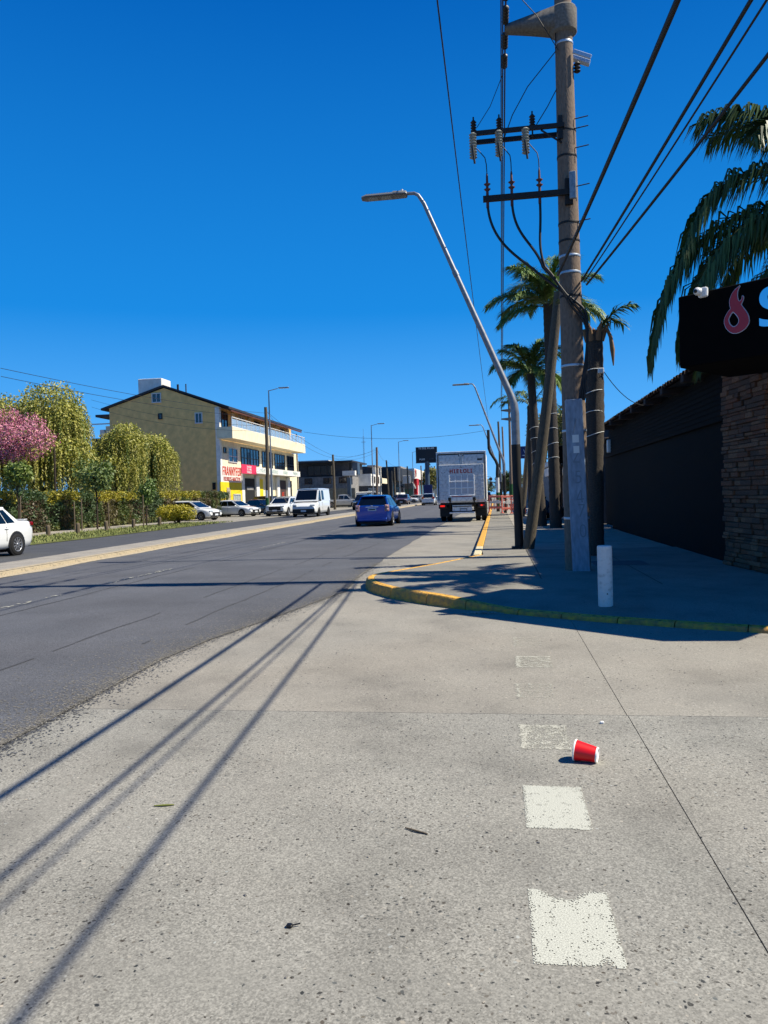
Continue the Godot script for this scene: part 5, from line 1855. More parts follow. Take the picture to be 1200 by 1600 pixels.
func young_tree(at: Vector3, label: String, h: float, r: Vector3, n: int, c0: Color, c1: Color, trunk_r := 0.05, sz := 0.16) -> void:
	var root := thing("young_tree", label, "tree", at)
	var tb := B.new()
	tb.tube([V(0, 0, 0), V(0.03, h * 0.4, 0), V(0, h * 0.75, 0)], [trunk_r, trunk_r * 0.8, trunk_r * 0.4], 7)
	for k in 5:
		var a := k * 1.3
		tb.tube([V(0.01, h * (0.4 + 0.06 * k), 0), V(cos(a) * r.x * 0.6, h - r.y + r.y * 0.35 * (k - 1), sin(a) * r.z * 0.6)], [trunk_r * 0.5, trunk_r * 0.15], 5)
	part(root, "trunk", tb, M.bark)
	var b := B.new()
	for k in 5:
		var d := rdir() * 0.5
		leafy(b, V(0, h - r.y, 0) + V(d.x * r.x, d.y * r.y, d.z * r.z), r * rng.randf_range(0.5, 0.72), n / 5, sz, c0, c1, 0.4)
	part(root, "crown", b, M.leaves)


func left_plants() -> void:
	rng.seed = 101
	# hedge with young yellow growth on its top
	var hd := thing("hedge", "long leafy hedge with yellow growth along its top and bare brown patches", "hedge", V(-24.9, 0, -48))
	var core := B.new()
	core.box(V(-0.1, 0.95, 9.5), V(0.75, 1.75, 54.0))  # solid box added inside to stop light passing through the leaves
	part(hd, "light_block_core", core, M.hedge_core)
	var b := B.new()
	for k in 112000:
		var z := rng.randf_range(-18.5, 19.0) if k < 80000 else rng.randf_range(19.0, 37.0)
		var face := rng.randf()
		var lump := patch.get_noise_2d(z * 14, 5.0) * 0.3
		var htop := 2.12 + lump * 0.5
		var p: Vector3
		var bare := patch.get_noise_2d(z * 6.5 + 100, 20.0) 
		if face < 0.26:
			p = V(rng.randf_range(-0.85, 0.8), htop + rng.randf_range(-0.25, 0.12), z)
		else:
			var y := rng.randf_range(0.02, htop)
			var bulge := 0.82 + patch.get_noise_2d(z * 16, y * 22) * 0.38 + lump * 0.4
			p = V(bulge - rng.randf() * rng.randf() * 0.55, y, z)
			var gap := patch.get_noise_2d(z * 10 + 31, y * 16)
			if gap > 0.1 and y < htop - 0.45 and rng.randf() < 0.75:
				continue
		var t := clampf(0.5 + patch.get_noise_2d(z * 40, p.y * 60 + p.x * 30) * 0.9 + rng.randf_range(-0.18, 0.18), 0, 1)
		var species := patch.get_noise_2d(z * 5, 300.0)
		var c := Color(0.055, 0.085, 0.022).lerp(Color(0.13, 0.16, 0.045), t)
		if species > 0.1:
			c = Color(0.045, 0.08, 0.03).lerp(Color(0.09, 0.14, 0.055), t)
		elif species < -0.22:
			c = Color(0.11, 0.09, 0.045).lerp(Color(0.16, 0.14, 0.06), t)
		if p.y > htop - 0.42 - 0.25 * patch.get_noise_2d(z * 18, 40.0) and species < 0.3 and z > -12.0 and rng.randf() < 0.8:
			c = Color(0.27, 0.24, 0.025).lerp(Color(0.42, 0.36, 0.035), t)
		elif p.y < 0.45 and rng.randf() < 0.5:
			c = Color(0.16, 0.17, 0.05)
		if bare > 0.22 and p.x > 0.2 and p.y < htop - 0.4 and rng.randf() < 0.6:
			c = Color(0.13, 0.095, 0.06)
		if rng.randf() < 0.005:
			c = Color(0.42, 0.16, 0.03)
		b.col = c
		var ld := (rdir() + V(0.4, -0.1, 0)).normalized()
		b.leaf(p, ld, ld.cross(rdir()).normalized(), rng.randf_range(0.09, 0.17), rng.randf_range(0.05, 0.09))
	part(hd, "foliage", b, M.leaves)
	# willows behind the hedge
	rng.seed = 102
	willow(V(-29.2, 0, -45.5), "biggest weeping willow, golden green, behind the blossoming pink tree", [[V(-1.6, 6.2, 0.5), 2.1, 2.2, 3.2], [V(1.0, 6.9, 0), 1.9, 2.3, 3.6], [V(2.0, 6.3, 0.3), 1.4, 1.6, 3.2], [V(-0.4, 4.6, 1.4), 1.9, 1.5, 3.0], [V(1.3, 4.4, 1.3), 1.7, 1.3, 3.2], [V(-4.0, 5.0, 0), 2.4, 2.0, 3.2], [V(2.6, 4.1, 0.9), 1.5, 1.5, 3.0], [V(-2.6, 6.6, 0.4), 1.5, 1.5, 3.0]], [[[V(-0.5, 0, 0), V(-0.3, 2, 0), V(0.3, 4.5, 0), V(0.8, 7.0, 0)], [0.35, 0.28, 0.2, 0.06]], [[V(-0.5, 1.8, 0.2), V(1.2, 2.9, 0.8), V(2.4, 4.2, 0.8)], [0.2, 0.14, 0.05]], [[V(-0.4, 2.5, 0), V(-1.6, 5.5, 0.3)], [0.2, 0.06]]], 1.3)
	willow(V(-26.9, 0, -51.5), "middle weeping willow with dark open crown, between two others", [[V(-0.3, 5.1, 0), 1.25, 1.3, 3.0], [V(0.7, 5.6, 0.1), 1.15, 1.5, 3.2], [V(0.1, 4.0, 0.7), 1.3, 1.1, 2.6], [V(-1.2, 4.3, 0.2), 1.1, 1.1, 2.8], [V(-1.9, 3.6, 0.6), 1.1, 1.1, 2.6]], [[[V(0, 0, 0), V(0.2, 2, 0), V(0.4, 5.2, 0)], [0.28, 0.22, 0.06]], [[V(0.1, 2, 0), V(-0.9, 4.4, 0.3)], [0.16, 0.05]]], 1.6)
	willow(V(-27.0, 0, -57.3), "weeping willow with trailing skirts beside the tan gable wall", [[V(0, 5.2, 0), 1.4, 1.6, 3.9], [V(0.9, 4.9, 0.3), 1.0, 1.2, 3.8], [V(-0.9, 4.6, 0.4), 1.1, 1.1, 3.0]], [[[V(-0.2, 0, 0), V(-0.3, 2.2, 0), V(0.1, 5.2, 0)], [0.26, 0.2, 0.06]], [[V(-0.3, 2.0, 0), V(0.8, 4.4, 0.2)], [0.15, 0.05]]], 1.7)
	# pink blossoming tree
	rng.seed = 103
	var pk := thing("blossom_tree", "tree covered in pink blossom in front of the biggest willow", "tree", V(-28.6, 0, -40.2))
	pk.scale = V(1.0, 1.1, 1.0)
	var tb := B.new()
	tb.tube([V(-0.6, 0, 0), V(-0.4, 2, 0), V(-0.2, 3.8, 0)], [0.26, 0.22, 0.16], 9)
	var ends := []
	for k in 11:
		var a := k * 2.4
		var e := V(cos(a) * rng.randf_range(1.0, 2.1), rng.randf_range(4.2, 7.2), sin(a) * rng.randf_range(0.8, 1.7))
		if k < 4:
			e = V(rng.randf_range(1.4, 3.1), rng.randf_range(4.0, 5.6), rng.randf_range(-0.6, 1.0))
		tb.tube([V(-0.25, 3.5, 0), V(e.x * 0.5, lerpf(3.5, e.y, 0.55) + 0.25, e.z * 0.5), e], [0.1, 0.06, 0.02], 6)
		ends.append(e)
		ends.append(V(-0.25, 3.8, 0).lerp(e, 0.7) + rdir() * 0.4)
	part(pk, "trunk", tb, M.bark_dark)
	b = B.new()
	for e in ends:
		leafy(b, e, V(0.85, 0.62, 0.8), 520, 0.12, Color(0.40, 0.10, 0.18), Color(0.66, 0.31, 0.38), 0.15)
	part(pk, "blossom", b, M.petals)
	b = B.new()
	for e in ends:
		leafy(b, e, V(0.9, 0.65, 0.85), 70, 0.13, Color(0.09, 0.11, 0.03), Color(0.2, 0.2, 0.06), 0.2)
	part(pk, "leaves", b, M.leaves)
	# young street trees and shrubs on the verge
	rng.seed = 104
	young_tree(V(-23.2, 0.02, -34.2), "small round bright green tree under the pink blossom", 3.55, V(0.85, 0.75, 0.8), 1700, Color(0.07, 0.12, 0.025), Color(0.20, 0.25, 0.05), 0.05, 0.2)
	young_tree(V(-22.3, 0.02, -40.0), "young street tree with silvery green leaves standing before the hedge", 4.0, V(1.05, 0.9, 1.0), 1700, Color(0.08, 0.13, 0.035), Color(0.20, 0.25, 0.08), 0.055, 0.2)
	young_tree(V(-20.95, 0.02, -43.3), "narrow young tree climbing its stake near the yellow shrub", 3.4, V(0.5, 1.0, 0.5), 1100, Color(0.075, 0.135, 0.03), Color(0.17, 0.24, 0.06), 0.045, 0.18)
	var sh := thing("yellow_shrub", "low round shrub with bright yellow leaves beside the half hidden white hatchback", "shrub", V(-20.3, 0.02, -46.2))
	tb = B.new()
	for k in 7:
		var a := k * 0.9
		tb.tube([V(0.05 * cos(a), 0, 0.05 * sin(a)), V(0.3 * cos(a), 0.4, 0.3 * sin(a)), V(0.7 * cos(a), 0.8, 0.6 * sin(a))], [0.035, 0.025, 0.01], 5)
	part(sh, "stems", tb, M.bark)
	b = B.new()
	for k in 6:
		leafy(b, V(-0.75 + 0.3 * k, 0.74 + 0.1 * sin(k * 2.0), 0.25 * cos(k * 3.0)), V(0.46, 0.42, 0.5), 900, 0.11, Color(0.26, 0.24, 0.02), Color(0.48, 0.40, 0.03), 0.4)
	part(sh, "foliage", b, M.leaves)
	# stakes
	var st := [[-22.9, -33.9, 1.95, "left of the small round tree"], [-22.6, -38.2, 1.6, "at a bare patch of the hedge"], [-21.5, -37.0, 1.75, "in the grass before the silvery tree"], [-21.9, -40.6, 1.5, "behind the silvery tree"], [-20.8, -42.6, 1.9, "holding the narrow young tree"]]
	for s in st:
		var o := part(self, "tree_stake", one_tube([V(s[0], 0, s[1]), V(s[0] + rng.randf_range(-0.05, 0.05), s[2], s[1])], 0.035, 7), M.wood_rail)
		tag(o, "thin wooden tree stake " + s[3], "stake", "tree stakes")
	# wooden posts along the verge
	var pz := [-32.3, -34.8, -37.6, -40.6, -44.0, -46.9]
	for k in pz.size():
		b = B.new()
		var bs := Basis(Vector3(1, 0, 0), rng.randf_range(-0.05, 0.05)) * Basis(Vector3(0, 0, 1), rng.randf_range(-0.06, 0.06))
		b.lathe([[0.10, 0.0], [0.10, 0.42], [0.092, 0.5], [0.06, 0.545], [0.001, 0.55]], 10, V(-20.45, 0, pz[k]), bs)
		var o := part(self, "verge_post", b, M.wood_rail)
		tag(o, "short rounded timber post on the grass verge", "post", "timber posts along the verge")
	# rusty post among the willows
	var rp := part(self, "red_post", one_tube([V(-25.6, 0, -41.3), V(-25.55, 5.0, -41.3)], 0.06, 8), M.bark)
	tag(rp, "thin rust red post in front of the willows", "post")
	# metal fence between hedge and shop
	var fc := thing("metal_fence", "grey upright bar fence between hedge and tan gable wall", "fence", V(-27.3, 0, -69))
	for k in 13:
		part(fc, "bar", one_tube([V(-0.9 + k * 0.16, 0, 0), V(-0.9 + k * 0.16, 2.0, 0)], 0.025, 5), M.zinc)
	for y in [0.3, 1.8]:
		part(fc, "rail", one_box(V(0.06, y, 0), V(2.0, 0.06, 0.04)), M.zinc)

# ---- buildings on the far side ------------------------------------------------------

# a window on a wall that faces +x; zc along the street
func win_x(parent: Node, x: float, y0: float, y1: float, z0: float, z1: float, bars: int, fm: Material, gm: Material, low := -1.0) -> void:
	var zc := (z0 + z1) / 2
	var yc := (y0 + y1) / 2
	var b := B.new()
	var t := 0.07
	b.box(V(x + 0.03, y1 - t / 2, zc), V(0.1, t, absf(z1 - z0)))
	b.box(V(x + 0.03, y0 + t / 2, zc), V(0.1, t, absf(z1 - z0)))
	for s in [0.0, 1.0]:
		b.box(V(x + 0.03, yc, lerpf(z0, z1, s) + (t / 2 if (s == 0.0) == (z0 < z1) else -t / 2)), V(0.1, y1 - y0 - 2 * t, t))
	for k in bars:
		b.box(V(x + 0.025, yc, lerpf(z0, z1, (k + 1.0) / (bars + 1))), V(0.08, y1 - y0 - 2 * t, 0.06))
	if low > 0:
		b.box(V(x + 0.028, low, zc), V(0.09, 0.07, absf(z1 - z0) - 2 * t))
	var w := part(parent, "window", b, fm)
	part(w, "pane", one_box(V(x + 0.005, yc, zc), V(0.02, y1 - y0 - 0.1, absf(z1 - z0) - 0.1)), gm)


# a window on a wall that faces +z
func win_z(parent: Node, z: float, x0: float, x1: float, y0: float, y1: float, bars: int, fm: Material, gm: Material) -> void:
	var b := B.new()
	var xc := (x0 + x1) / 2
	var yc := (y0 + y1) / 2
	b.box(V(xc, y1, z + 0.03), V(x1 - x0 + 0.1, 0.09, 0.1))
	b.box(V(xc, y0, z + 0.04), V(x1 - x0 + 0.1, 0.09, 0.14))
	for x in [x0, x1]:
		b.box(V(x, yc, z + 0.03), V(0.09, y1 - y0 - 0.09, 0.1))
	for k in bars:
		b.box(V(lerpf(x0, x1, (k + 1.0) / (bars + 1)), yc, z + 0.025), V(0.07, y1 - y0 - 0.09, 0.08))
	var w := part(parent, "window", b, fm)
	part(w, "pane", one_box(V(xc, yc, z + 0.005), V(x1 - x0, y1 - y0, 0.02)), gm)


func left_buildings() -> void:
	var root := thing("shop_house", "tan four storey shop house with long white balcony and yellow corner", "building", V(-26.85, 0, -72))
	var o := -root.position
	var X := -26.85
	var b := B.new()
	# gable wall with depth
	b.xf = Transform3D(Basis(), o)
	b.prism(PackedVector2Array([Vector2(-38.4, 0), Vector2(X, 0), Vector2(X, 10.75), Vector2(-32.5, 12.85), Vector2(-38.4, 11.1)]), -72.4, -72.0)
	part(root, "gable_wall", b, M.tan)
	b = B.new()
	b.box(o + V((X - 38.4) / 2, 3.75, -87.2), V(11.5, 7.5, 29.4))
	part(root, "lower_storeys", b, M.cream)
	b = B.new()
	b.box(o + V((X - 0.75 - 38.4) / 2, 9.30, -87.0), V(10.75, 3.6, 29.0))
	part(root, "top_storey", b, M.tan)
	b = B.new()
	b.box(o + V(X - 0.2, 5.375, -72.22), V(0.42, 10.7, 0.5))
	part(root, "corner_strip", b, M.white_wall)
	# roof
	for sd in [[[-32.5, 12.95], [-25.75, 10.5]], [[-39.2, 10.9], [-32.5, 12.95]]]:
		b = B.new()
		b.xf = Transform3D(Basis(), o)
		b.prism(PackedVector2Array([Vector2(sd[0][0], sd[0][1]), Vector2(sd[1][0], sd[1][1]), Vector2(sd[1][0], sd[1][1] + 0.2), Vector2(sd[0][0], sd[0][1] + 0.2)]), -100.3, -71.8)
		part(root, "roof_slope", b, M.roof_dark)
	b = B.new()
	b.xf = Transform3D(Basis(), o)
	b.prism(PackedVector2Array([Vector2(-27.7, 11.0), Vector2(-25.8, 10.3), Vector2(-25.8, 10.48), Vector2(-27.7, 11.18)]), -100.2, -72.6)
	part(root, "eaves_boarding", b, M.soffit)
	var ch := part(root, "roof_tank_house", one_box(o + V(-34.2, 13.1, -73.6), V(2.5, 1.7, 2.2), 0.03), M.white_wall)
	ch.set_meta("label", "plain pale box on the roof")
	for x in [-31.4, -30.6, -23.0 - 8.5]:
		part(root, "flue", one_tube([o + V(x, 12.3, -73.0), o + V(x, 13.3, -73.0)], 0.06, 6), M.roof_dark)
	# gable windows
	win_z(root, -72.0 + o.z, -33.75 + o.x, -32.85 + o.x, 11.45, 12.35, 1, M.frame_white, M.window_glass)
	win_z(root, -72.0 + o.z, -33.15 + o.x, -32.8 + o.x, 9.8, 10.3, 0, M.frame_dark, M.window_glass)
	win_z(root, -72.0 + o.z, -29.3 + o.x, -28.6 + o.x, 9.2, 10.2, 1, M.frame_white, M.window_glass)
	# rear wing with cluttered porch
	b = B.new()
	b.box(o + V(-40.4, 4.2, -80), V(3.4, 8.4, 10))
	b.box(o + V(-40.0, 10.7, -77.5), V(2.6, 0.25, 6))
	part(root, "rear_wing", b, M.grey_dark)
	for k in 4:
		part(root, "porch_clutter", one_box(o + V(-40.9 + k * 0.66, 8.85 + 0.2 * (k % 2), -75.2), V(0.5, 0.9 + 0.3 * (k % 2), 0.3)), [M.white_wall, M.cream, M.white_wall, M.grey_wall][k])
	part(root, "porch_rail", one_box(o + V(-40.5, 9.9, -75.0), V(3.0, 0.12, 0.1)), M.frame_white)
	# balcony
	b = B.new()
	b.box(o + V(X + 0.8, 7.62, -85.5), V(1.6, 0.2, 28.6))
	b.box(o + V(X + 1.52, 8.18, -85.5), V(0.16, 0.92, 28.6))
	b.box(o + V(X + 0.72, 8.18, -71.27), V(1.44, 0.92, 0.14))
	b.box(o + V(X + 0.72, 8.18, -99.73), V(1.44, 0.92, 0.14))
	var bal := part(root, "balcony", b, M.cream)
	for k in 20:
		var z := -71.3 - k * 1.495
		part(bal, "railing_post", one_box(o + V(X + 1.53, 9.1, z), V(0.06, 0.92, 0.06)), M.frame_white)
		if k < 19:
			part(bal, "railing_pane", one_box(o + V(X + 1.53, 9.06, z - 0.7475), V(0.02, 0.74, 1.38)), M.rail_glass)
	part(bal, "hand_rail", one_box(o + V(X + 1.53, 9.59, -85.5), V(0.09, 0.07, 28.5)), M.frame_white)
	part(bal, "lower_rail", one_box(o + V(X + 1.53, 8.68, -85.5), V(0.07, 0.06, 28.5)), M.frame_white)
	# top storey openings under the eaves
	for k in 5:
		var z := -74.5 - k * 5.4
		win_x(root, X - 0.75 + o.x, 8.2, 10.6, z - 1.9 + o.z, z + o.z, 1, M.frame_white if k % 2 else M.frame_dark, M.window_glass)
		part(root, "pale_pilaster", one_box(o + V(X - 0.68, 9.2, z - 3.4), V(0.16, 3.0, 0.8)), M.cream)
	part(root, "air_conditioner", one_box(o + V(X - 0.55, 9.95, -81.8), V(0.35, 0.6, 0.85), 0.03), M.white_plastic)
	# first floor windows
	win_x(root, X + o.x, 5.25, 7.1, -84.3 + o.z, -78.1 + o.z, 5, M.frame_dark, M.window_glass, 6.0)
	win_x(root, X + o.x, 5.2, 7.08, -89.6 + o.z, -85.5 + o.z, 3, M.frame_dark, M.window_glass, 5.95)
	win_x(root, X + o.x, 5.15, 7.05, -95.0 + o.z, -90.6 + o.z, 3, M.frame_dark, M.window_glass, 5.9)
	win_x(root, X + o.x, 5.15, 7.05, -99.4 + o.z, -96.2 + o.z, 2, M.frame_dark, M.window_glass, 5.9)
	win_x(root, X + o.x, 5.35, 6.85, -76.9 + o.z, -74.2 + o.z, 1, M.frame_white, M.window_glass, 6.0)
	win_x(root, X + o.x, 6.2, 6.8, -73.6 + o.z, -72.9 + o.z, 0, M.frame_dark, M.window_glass)
	# street canopy with its lettering
	var can := part(root, "canopy", one_box(o + V(X + 0.7, 4.62, -87.7), V(1.4, 0.66, 19.4)), M.white_wall)
	var face := Basis(Vector3.UP, PI / 2)
	for k in 4:
		text(can, "faded_lettering", ["CASA DE", "MATERIALES", "HIERROS", "PINTURAS"][k], 0.36, 0.02, M.pale_text, o + V(X + 1.41, 4.62, -81.2 - k * 4.6), face)
	var pink := part(can, "pink_banner", one_box(o + V(X + 1.42, 4.62, -76.4), V(0.05, 0.95, 4.8), 0.01), M.sign_pink)
	for k in 3:
		text(pink, "banner_text", ["SE ALQUILA", "TEL 11 4862", "COMERCIAL"][k], 0.2, 0.01, M.sticker, o + V(X + 1.45, 4.88 - k * 0.28, -76.4), face, "Droid Sans", 700)
	# painted corner
	part(root, "white_panel", one_box(o + V(X + 0.03, 4.1, -74.75), V(0.06, 1.6, 6.0)), M.white_wall)
	text(root, "painted_name", "FRANNYFER", 0.88, 0.03, M.sign_red, o + V(X + 0.07, 4.42, -75.0), face, "Droid Sans", 700, 0.80)
	text(root, "painted_trade", "HIERROS-MACIZOS", 0.42, 0.03, M.sign_brick, o + V(X + 0.07, 3.62, -75.0), face, "Droid Sans", 700, 0.98)
	b = B.new()
	b.box(o + V(X + 0.04, 1.65, -74.7), V(0.1, 3.3, 6.3))
	part(root, "yellow_front", b, M.yellow_wall)
	part(root, "yellow_door", one_box(o + V(X + 0.11, 1.4, -73.7), V(0.05, 2.7, 1.0)), M.sand)
	win_x(root, X + 0.1 + o.x, 0.6, 2.1, -77.2 + o.z, -75.0 + o.z, 2, M.frame_white, M.rail_glass, 1.35)
	part(root, "white_base", one_box(o + V(X + 0.06, 2.4, -78.3), V(0.12, 4.8, 0.9)), M.white_wall)
	for d in [[-80.6, 3.4, M.interior], [-84.7, 1.4, M.yellow_wall], [-93.6, 3.0, M.brown_panel], [-97.5, 1.0, M.interior]]:
		part(root, "shop_opening", one_box(o + V(X + 0.03, 1.9, d[0]), V(0.08, 3.8, d[1])), d[2])
	for z in [-83.0, -87.2, -91.2, -96.0]:
		part(root, "ground_pillar", one_box(o + V(X + 0.12, 2.1, z), V(0.26, 4.2, 1.1), 0.02), M.white_wall)
	part(root, "goods_shelf", one_box(o + V(X + 0.09, 2.7, -80.6), V(0.04, 0.35, 2.2)), M.grey_wall)
	text(root, "shop_letters", "AS", 0.6, 0.03, M.sign_red, o + V(X + 0.09, 2.0, -93.6), face, "Droid Sans", 700)
	part(root, "down_pipe", one_tube([o + V(X + 0.05, 0, -101.2), o + V(X + 0.05, 10.3, -101.2)], 0.07, 6), M.frame_dark)
	part(root, "meter_box", one_box(o + V(-27.6, 2.9, -71.95), V(0.3, 0.7, 0.1)), M.interior)

	# grey building with barred windows
	root = thing("grey_building", "two storey grey and brown building with barred windows behind the white van", "building", V(-26, 0, -114))
	o = -root.position
	part(root, "lower_wall", one_box(o + V(-27.2, 2.3, -118), V(11.0, 4.6, 12.0)), M.grey_wall)
	part(root, "upper_wall", one_box(o + V(-27.2, 5.65, -118.3), V(10.8, 2.1, 11.5)), M.grey_dark)
	part(root, "flat_roof", one_box(o + V(-27.0, 6.82, -118), V(11.8, 0.22, 13.0)), M.roof_dark)
	part(root, "roof_sheet", one_box(o + V(-28.5, 7.2, -119), V(6, 0.12, 8)), M.white_wall)
	part(root, "low_wall", one_box(o + V(-26.4, 1.3, -109.5), V(12.0, 2.9, 0.3)), M.green_grey)
	for x in [-30.4, -28.0, -25.1, -22.7]:
		win_z(root, -112.0 + o.z, x - 0.55 + o.x, x + 0.55 + o.x, 3.6, 4.4, 2, M.brown_panel, M.window_glass)
	win_z(root, -112.5 + o.z, -28.2 + o.x, -24.2 + o.x, 4.85, 6.3, 3, M.frame_dark, M.window_glass)
	part(root, "balcony_block", one_box(o + V(-21.6, 5.0, -111.6), V(1.9, 0.7, 1.2)), M.white_wall)
	part(root, "side_screen", one_box(o + V(-20.9, 5.7, -113.5), V(0.8, 1.8, 2.0)), M.steel_blue)
	part(root, "tree_mural_post", one_box(o + V(-20.6, 2.1, -106.0), V(0.5, 4.2, 0.5)), M.steel_blue)
	# white shop
	root = thing("white_shop", "small white upper storey with a row of narrow windows beside the grey building", "building", V(-21.2, 0, -122))
	o = -root.position
	part(root, "white_upper", one_box(o + V(-22.0, 4.1, -124.5), V(4.6, 1.9, 9.5)), M.white_wall)
	part(root, "ground_floor", one_box(o + V(-22.4, 1.6, -124.5), V(4.2, 3.1, 9.3)), M.grey_dark)
	for k in 4:
		win_x(root, -19.7 + o.x, 3.6, 4.7, -121.6 - k * 2.1 + o.z, -120.6 - k * 2.1 + o.z, 0, M.brown_panel, M.window_glass)
	for k in 3:
		win_x(root, -20.3 + o.x, 0.3, 2.8, -122.6 - k * 2.6 + o.z, -120.6 - k * 2.6 + o.z, 1, M.frame_white, M.window_glass)
	# skeleton building with sign board
	root = thing("open_frame_building", "unfinished dark frame with pale columns and a cream signboard", "building", V(-21, 0, -134))
	o = -root.position
	part(root, "rear_wall", one_box(o + V(-24.0, 3.4, -137), V(5.0, 6.8, 7)), M.grey_dark)
	for k in 3:
		part(root, "column", one_box(o + V(-20.9, 3.4, -131 - k * 3.0), V(0.5, 6.8, 0.5)), M.white_wall)
	for y in [4.2, 6.7]:
		part(root, "floor_slab", one_box(o + V(-21.3, y, -134), V(1.4, 0.3, 8)), M.grey_wall)
	part(root, "signboard", one_box(o + V(-19.6, 4.1, -134), V(0.3, 0.9, 7.5)), M.cream)
	# dark showroom
	root = thing("dark_showroom", "long flat dark slate showroom with pale sign strip", "building", V(-20, 0, -150))
	o = -root.position
	part(root, "wall", one_box(o + V(-23.5, 3.1, -153), V(8.0, 6.2, 20)), M.slate)
	part(root, "parapet", one_box(o + V(-22.8, 5.6, -160), V(8.6, 2.6, 32)), M.slate)
	part(root, "sign_strip", one_box(o + V(-19.3, 1.6, -154), V(0.2, 0.9, 14)), M.white_wall)
	part(root, "white_sign", one_box(o + V(-17.8, 4.6, -152), V(1.6, 1.6, 0.2), 0.03), M.white_plastic)
	for k in 5:
		win_x(root, -19.5 + o.x, 0.3, 3.6, -146.5 - k * 3.4 + o.z, -144 - k * 3.4 + o.z, 1, M.frame_dark, M.window_glass)
	# dealer with red entrance
	root = thing("car_dealer", "white car dealership with curved grey canopy and red entrance block", "building", V(-19, 0, -176))
	o = -root.position
	part(root, "white_fascia", one_box(o + V(-20.0, 6.3, -183), V(4.0, 2.3, 26)), M.white_wall)
	part(root, "glass_front", one_box(o + V(-20.5, 2.6, -183), V(4.0, 5.1, 25)), M.teal_glass)
	part(root, "red_entrance", one_box(o + V(-18.2, 2.6, -174), V(1.0, 5.2, 5.0)), M.red)
	part(root, "door", one_box(o + V(-17.65, 1.9, -174), V(0.1, 3.6, 1.6)), M.white_plastic)
	b = B.new()
	b.xf = Transform3D(Basis(Vector3.UP, 0.0), o + V(-19.5, 0, -168.5))
	b.prism(PackedVector2Array([Vector2(-4.6, 2.9), Vector2(1.6, 2.9), Vector2(1.6, 3.2), Vector2(1.0, 4.4), Vector2(-0.2, 5.2), Vector2(-2.0, 5.6), Vector2(-4.6, 5.7)]), -4.0, 0.0)
	part(root, "canopy", b, M.grey_wall)
	text(root, "canopy_letters", "JURA", 1.0, 0.1, M.sign_red, o + V(-20.6, 4.5, -168.4), Basis(), "Droid Sans", 700)
	part(root, "upper_hall", one_box(o + V(-24, 4.0, -182), V(6, 8.0, 26)), M.grey_wall)
	b = B.new()
	b.lathe([[0.7, 0.0], [0.9, 0.05], [0.9, 0.12], [0.7, 0.17]], 20, o + V(-17.9, 6.4, -171), Basis(Vector3(0, 0, 1), -PI / 2))
	part(root, "round_emblem", b, M.red)


